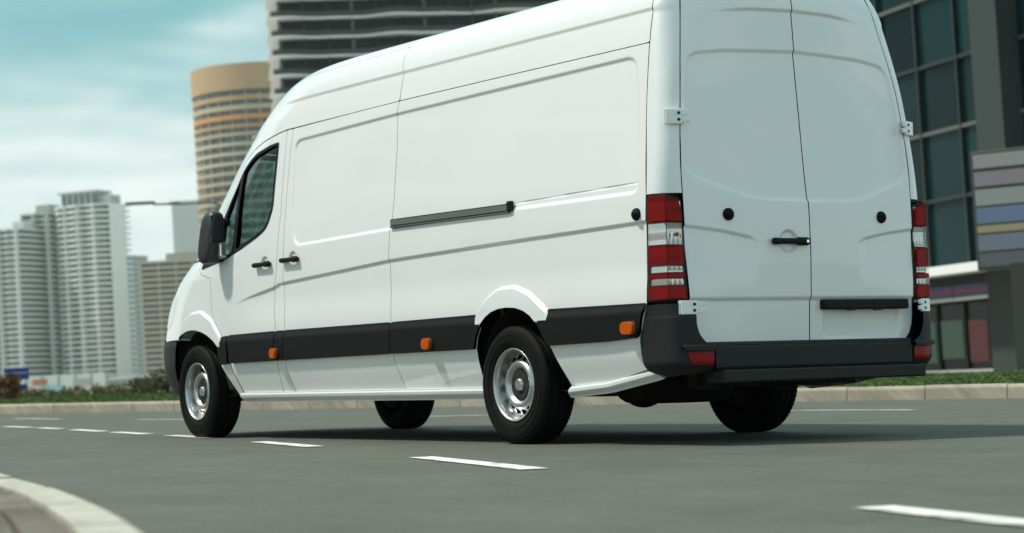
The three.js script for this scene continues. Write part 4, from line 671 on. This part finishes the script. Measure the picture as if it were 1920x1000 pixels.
// shops with a glass front to the right
{
  const P0 = spot(1730, 66), P1 = spot(1920, 60.5), dir = P1.clone().sub(P0).normalize(), t = thing('glass_shop_building', 'dark teal glass building with shops and a pale canopy right of the van', 'building');
  t.position.copy(P0); t.quaternion.copy(UP).multiply(new THREE.Quaternion().setFromAxisAngle(V(0, 1, 0), Math.atan2(-dir.z, dir.x)));   // local x runs along the front towards the viewer, +z faces the street
  const x0 = -22, x1 = 14, mod = 2.4, fh = 2.08, y0 = 3.2, rows = 6;
  mesh('core', box(x1 - x0, 20, 14, (x0 + x1) / 2, 6, -7.9), M.concreteDark, t);
  const pg = box(mod - .12, fh - .14, .04), vg = box(.10, rows * fh, .22), hg = box(x1 - x0, .12, .18), tints = [0, 1, 2, 3, 4].map((k) => phy(rgb(.002 + .0015 * k, .009 + .007 * k, .011 + .007 * k), .14, { specularIntensity: .14 }));
  for (let r = 0; r < rows; r++) { for (let i = 0; i < (x1 - x0) / mod; i++) { const m = mesh('pane', pg, tints[Math.floor(rnd() * 5)], t); m.position.set(x0 + mod * (i + .5), y0 + fh * (r + .5), -.75); m.rotation.set((rnd() - .5) * .006, (rnd() - .5) * .008, 0); } mesh('transom', hg, r % 2 ? M.mullion : M.concreteDark, t).position.set((x0 + x1) / 2, y0 + fh * r, -.7); }
  for (let i = 0; i <= (x1 - x0) / mod; i++) mesh('mullion', vg, M.mullion, t).position.set(x0 + mod * i, y0 + rows * fh / 2, -.7);
  for (const x of [4.6, -14]) mesh('pier', box(1.5, 17, .9, x, 7, -.5), M.pier, t);
  const cg = mesh('canopy', merge([box(x1 - x0, .16, 2.0, (x0 + x1) / 2, 3.0, .2), box(x1 - x0, .26, .08, (x0 + x1) / 2, 3.0, 1.2)]), M.slabWhite, t);
  // shop fronts
  const shop = [[-22, -10, 'green'], [-10, -1.6, 'red'], [-1.6, 1.7, 'green'], [1.7, 6.0, 'red'], [6, 14, 'blue']], cols = { red: rgb(.16, .012, .018), green: rgb(.06, .12, .08), blue: rgb(.02, .05, .16) };
  for (const [a, b, k] of shop) {
    mesh('shop_window', box(b - a - .3, 2.1, .05, (a + b) / 2, 1.0, -.55), M.glassDark, t);
    mesh('shop_fascia', box(b - a - .05, .34, .12, (a + b) / 2, 2.42, -.2), std(rgb(.03, .055, .16), .5), t); mesh('fascia_stripe', box(b - a - .05, .10, .13, (a + b) / 2, 2.18, -.2), std(rgb(.6, .6, .58), .5), t); mesh('fascia_stripe', box(b - a - .05, .07, .14, (a + b) / 2, 2.42, -.19), std(rgb(.30, .02, .03), .5), t);
    const n = Math.max(1, Math.round((b - a) / 1.7)); for (let i = 0; i < n; i++) { mesh('window_poster', box((b - a) / n - .35, 1.15 + rnd() * .4, .03, a + (i + .5) * (b - a) / n, .85 + rnd() * .15, -.50), std(cols[k], .45), t); mesh('shop_mullion', box(.09, 2.2, .12, a + i * (b - a) / n, 1.0, -.5), M.mullion, t); }
    mesh('plinth', box(b - a, .35, .3, (a + b) / 2, -.1, -.45), M.wallGrey, t);
  }
}
// pylon sign in front of the shops
{
  const d = 50, px = 1898, t = thing('pylon_sign', 'pylon sign with lilac and blue striped panel at the right picture edge', 'sign'); t.position.copy(spot(px, d)); plumb(t, faceCam(px) - .25);
  const w = 1.25, yb = hAt(px, 500, d), yt = hAt(px, 286, d), h = yt - yb; mesh('column', box(.42, yb + .3, .3, .28, yb / 2 - .1, 0), std(rgb(.03, .032, .03), .6), t); mesh('foot', box(.8, .25, .6, .28, 0, 0), M.concreteDark, t);
  mesh('panel_frame', rbox(w + .14, h + .14, .26, .03, 0, yb + h / 2, 0), std(rgb(.05, .045, .05), .4), t);
  const rowsC = [[.0, .13, .40, .38, .42], [.155, .29, .30, .25, .34], [.31, .46, .36, .38, .42], [.47, .62, .10, .20, .42], [.63, .70, .42, .36, .18], [.71, .86, .16, .20, .33], [.87, 1.0, .06, .07, .12]];
  for (const [a, b, r, g, bl] of rowsC) mesh('sign_band', box(w, h * (b - a) - .02, .02, 0, yt - h * (a + b) / 2, .138), std(rgb(r * .55 + .06, g * .55 + .06, bl * .5 + .06), .4), t);
}
// street lamp behind the cab
{
  const d = 92, px = 440, t = thing('street_lamp', 'slim grey street lamp with a long arm reaching left of the cab', 'street lamp'); t.position.copy(spot(px, d)); plumb(t, faceCam(px));
  const y = hAt(400, 382, d), k = d / CAM.f, grey = std(rgb(.10, .11, .105), .5), tip = (250 - px) * k;
  mesh('pole', cyl(.07, .11, y + 1, 0, y / 2 - .5, 0), grey, t);
  mesh('arm', new THREE.TubeGeometry(new THREE.CatmullRomCurve3([V(0, y - .35, 0), V(-.5, y - .02, 0), V((345 - px) * k, y + .05, 0), V((300 - px) * k, y + .09, 0)]), 24, .045, 8), grey, t);
  mesh('lamp_head', merge([rbox(1.25, .12, .34, .05, tip + .62, y + .16, 0)]).rotateZ(0), grey, t); mesh('lens', rbox(.8, .03, .26, .012, tip + .55, y + .09, 0), M.clearLens, t);
  mesh('bracket', rbox(.5, .09, .16, .03, (340 - px) * k, y + .09, 0), grey, t);
}
// blue direction sign, advertising hoarding, shrubs along the verge
{
  const d = 58, px = 27, t = thing('direction_sign', 'blue direction sign with two boards on a post at the far left', 'sign'); t.position.copy(spot(px, d)); plumb(t, faceCam(px) + .15);
  const blue = std(rgb(.02, .06, .26), .45), yb = (py) => hAt(px, py, d); mesh('post', cyl(.035, .035, yb(692) + .6, 0, (yb(692) + .6) / 2 - .6, -.05), M.wallGrey, t);
  mesh('sign_board', rbox(.66, .32, .03, .012, 0, yb(703), 0), blue, t); mesh('sign_board', rbox(.60, .15, .03, .012, -.02, yb(728), 0), blue, t); mesh('board_stripe', box(.6, .018, .006, 0, yb(703) + .02, .017), M.wallWhite, t);
}
{
  const d = 140, px = 85, t = thing('advertising_hoarding', 'white roadside hoarding with orange and light blue panels', 'hoarding'); t.position.copy(spot(px, d)); plumb(t, faceCam(px)); const k = d / CAM.f, y = (py) => hAt(px, py, d);
  mesh('board', box(150 * k, (758 - 706) * k + 1, .12, 30 * k, (y(706) + y(758)) / 2 - .5, 0), M.slabWhite, t);
  for (let i = 0; i < 6; i++) mesh('board_post', box(.12, (758 - 704) * k + 1, .1, (-40 + i * 30) * k, (y(706) + y(758)) / 2 - .45, .1), M.wallGrey, t);
  const col = [[-15, 718, 26, 10, .62, .22, .12], [7, 734, 40, 14, .40, .66, .72], [-35, 730, 16, 6, .55, .30, .30], [62, 722, 30, 12, .55, .52, .42]]; for (const [x, py, w, h, r, g, b] of col) mesh('printed_panel', box(w * k, h * k, .03, x * k, y(py), .17), std(rgb(r, g, b), .6), t);
}
const leafG = (() => { const g = new THREE.BufferGeometry(); g.setAttribute('position', new THREE.Float32BufferAttribute([0, 0, 0, .5, .12, .22, 1, 0, 0, .5, .12, -.22], 3)); g.setIndex([0, 1, 2, 0, 2, 3]); g.computeVertexNormals(); return g; })();
function shrub(px, d, w, h, col, label, seed) {
  const r = mulberry(seed), t = thing('shrub', label, 'shrub', undefined); t.position.copy(spot(px, d)); t.position.y = 0.0; const leaves = [], stems = [];
  for (let i = 0; i < 9; i++) { const a = r() * 6.3, e = .5 + r() * .9; stems.push(new THREE.CylinderGeometry(.008, .02, h * .8, 5).translate(0, h * .4, 0).rotateZ(Math.cos(a) * .5 * e).rotateX(Math.sin(a) * .5 * e)); }
  mesh('stems', merge(stems), std(rgb(.10, .07, .045), .9), t);
  const lobes = [...Array(9)].map(() => [(r() - .5) * w * .7, h * (.3 + r() * .4), (r() - .5) * w * .6, (.22 + r() * .16) * Math.min(w, h * 1.5)]), o = new THREE.Object3D(), N = 1500;
  for (let i = 0; i < N; i++) { const L = lobes[i % 9], u = r() * 6.3, v = Math.acos(2 * r() - 1), q = L[3] * Math.pow(r(), .35); o.position.set(L[0] + Math.sin(v) * Math.cos(u) * q, Math.max(.03, L[1] + Math.cos(v) * q * .85), L[2] + Math.sin(v) * Math.sin(u) * q); o.rotation.set(r() * 6.3, r() * 6.3, r() * 6.3); const s = .05 + r() * .06; o.scale.setScalar(s); o.updateMatrix(); leaves.push(leafG.clone().applyMatrix4(o.matrix)); }
  const g = mergeGeometries(leaves), c = []; for (let i = 0; i < g.attributes.position.count; i += 4) { const y = r(); for (let k = 0; k < 4; k++) c.push(col[0] * (.7 + .6 * y), col[1] * (.7 + .6 * y), col[2] * (.7 + .5 * y)); } g.setAttribute('color', new THREE.Float32BufferAttribute(c, 3));
  const f = mesh('foliage', g, std(rgb(1, 1, 1), .85, { vertexColors: true }), t);
}
[[305, 52, 1.5, .75, [.11, .10, .045], 'brownish green bush on the verge just ahead of the van bumper'], [268, 56, 1.1, .55, [.10, .11, .04], 'olive bush left of the brownish bush on the verge'], [225, 60, 1.3, .42, [.15, .13, .05], 'low yellowish bush below the white podium'], [165, 62, 1.5, .40, [.16, .15, .06], 'low straw coloured bush below the tallest far tower'], [110, 60, 1.3, .38, [.17, .16, .06], 'low pale bush in front of the hoarding right of the orange panel'], [62, 58, 1.2, .36, [.16, .17, .06], 'low pale bush right beside the blue direction sign'], [6, 46, .55, .85, [.20, .09, .05], 'reddish brown bush at the left picture edge']].forEach(([px, d, w, h, c, l], i) => shrub(px, d, w, h, c, l, 50 + i));

// pale building across the street to the left, out of the picture: the van's side mirrors its windows
{
  const dir = V(-.558, 0, -.83), t = thing('office_building', 'pale stone office building with tall white windows across the street', 'building'); t.position.set(-.97, 0, .2).addScaledVector(dir, 52); t.rotation.y = Math.atan2(-dir.x, -dir.z);
  const stone = tone(.62, .58, .52); mesh('wall', box(46, 37, 12, 0, 17.5, -6.6), stone, t);
  for (let f = 0; f < 9; f++) for (let k = 0; k < 9; k++) {
    const x = -20 + k * 5, y = 2.6 + f * 3.7, w = grp('window', t); mesh('window_glass', box(3.2, 2.7, .06, x, y, -.62), M.glassGreen, w); mesh('window_bars', merge([box(3.2, .14, .12, x, y + .2, -.55), box(.12, 2.7, .12, x - .53, y, -.55), box(.12, 2.7, .12, x + .53, y, -.55)]), M.slabWhite, w);
  }
  for (let k = 0; k <= 9; k++) mesh('pier', box(1.3, 37, .7, -22.5 + k * 5, 17.5, -.3), stone, t);
  for (let f = 0; f <= 9; f++) mesh('band', box(46, .8, .5, 0, .8 + f * 3.7, -.42), stone, t);
}
//@@END
renderer.render(scene, camera);
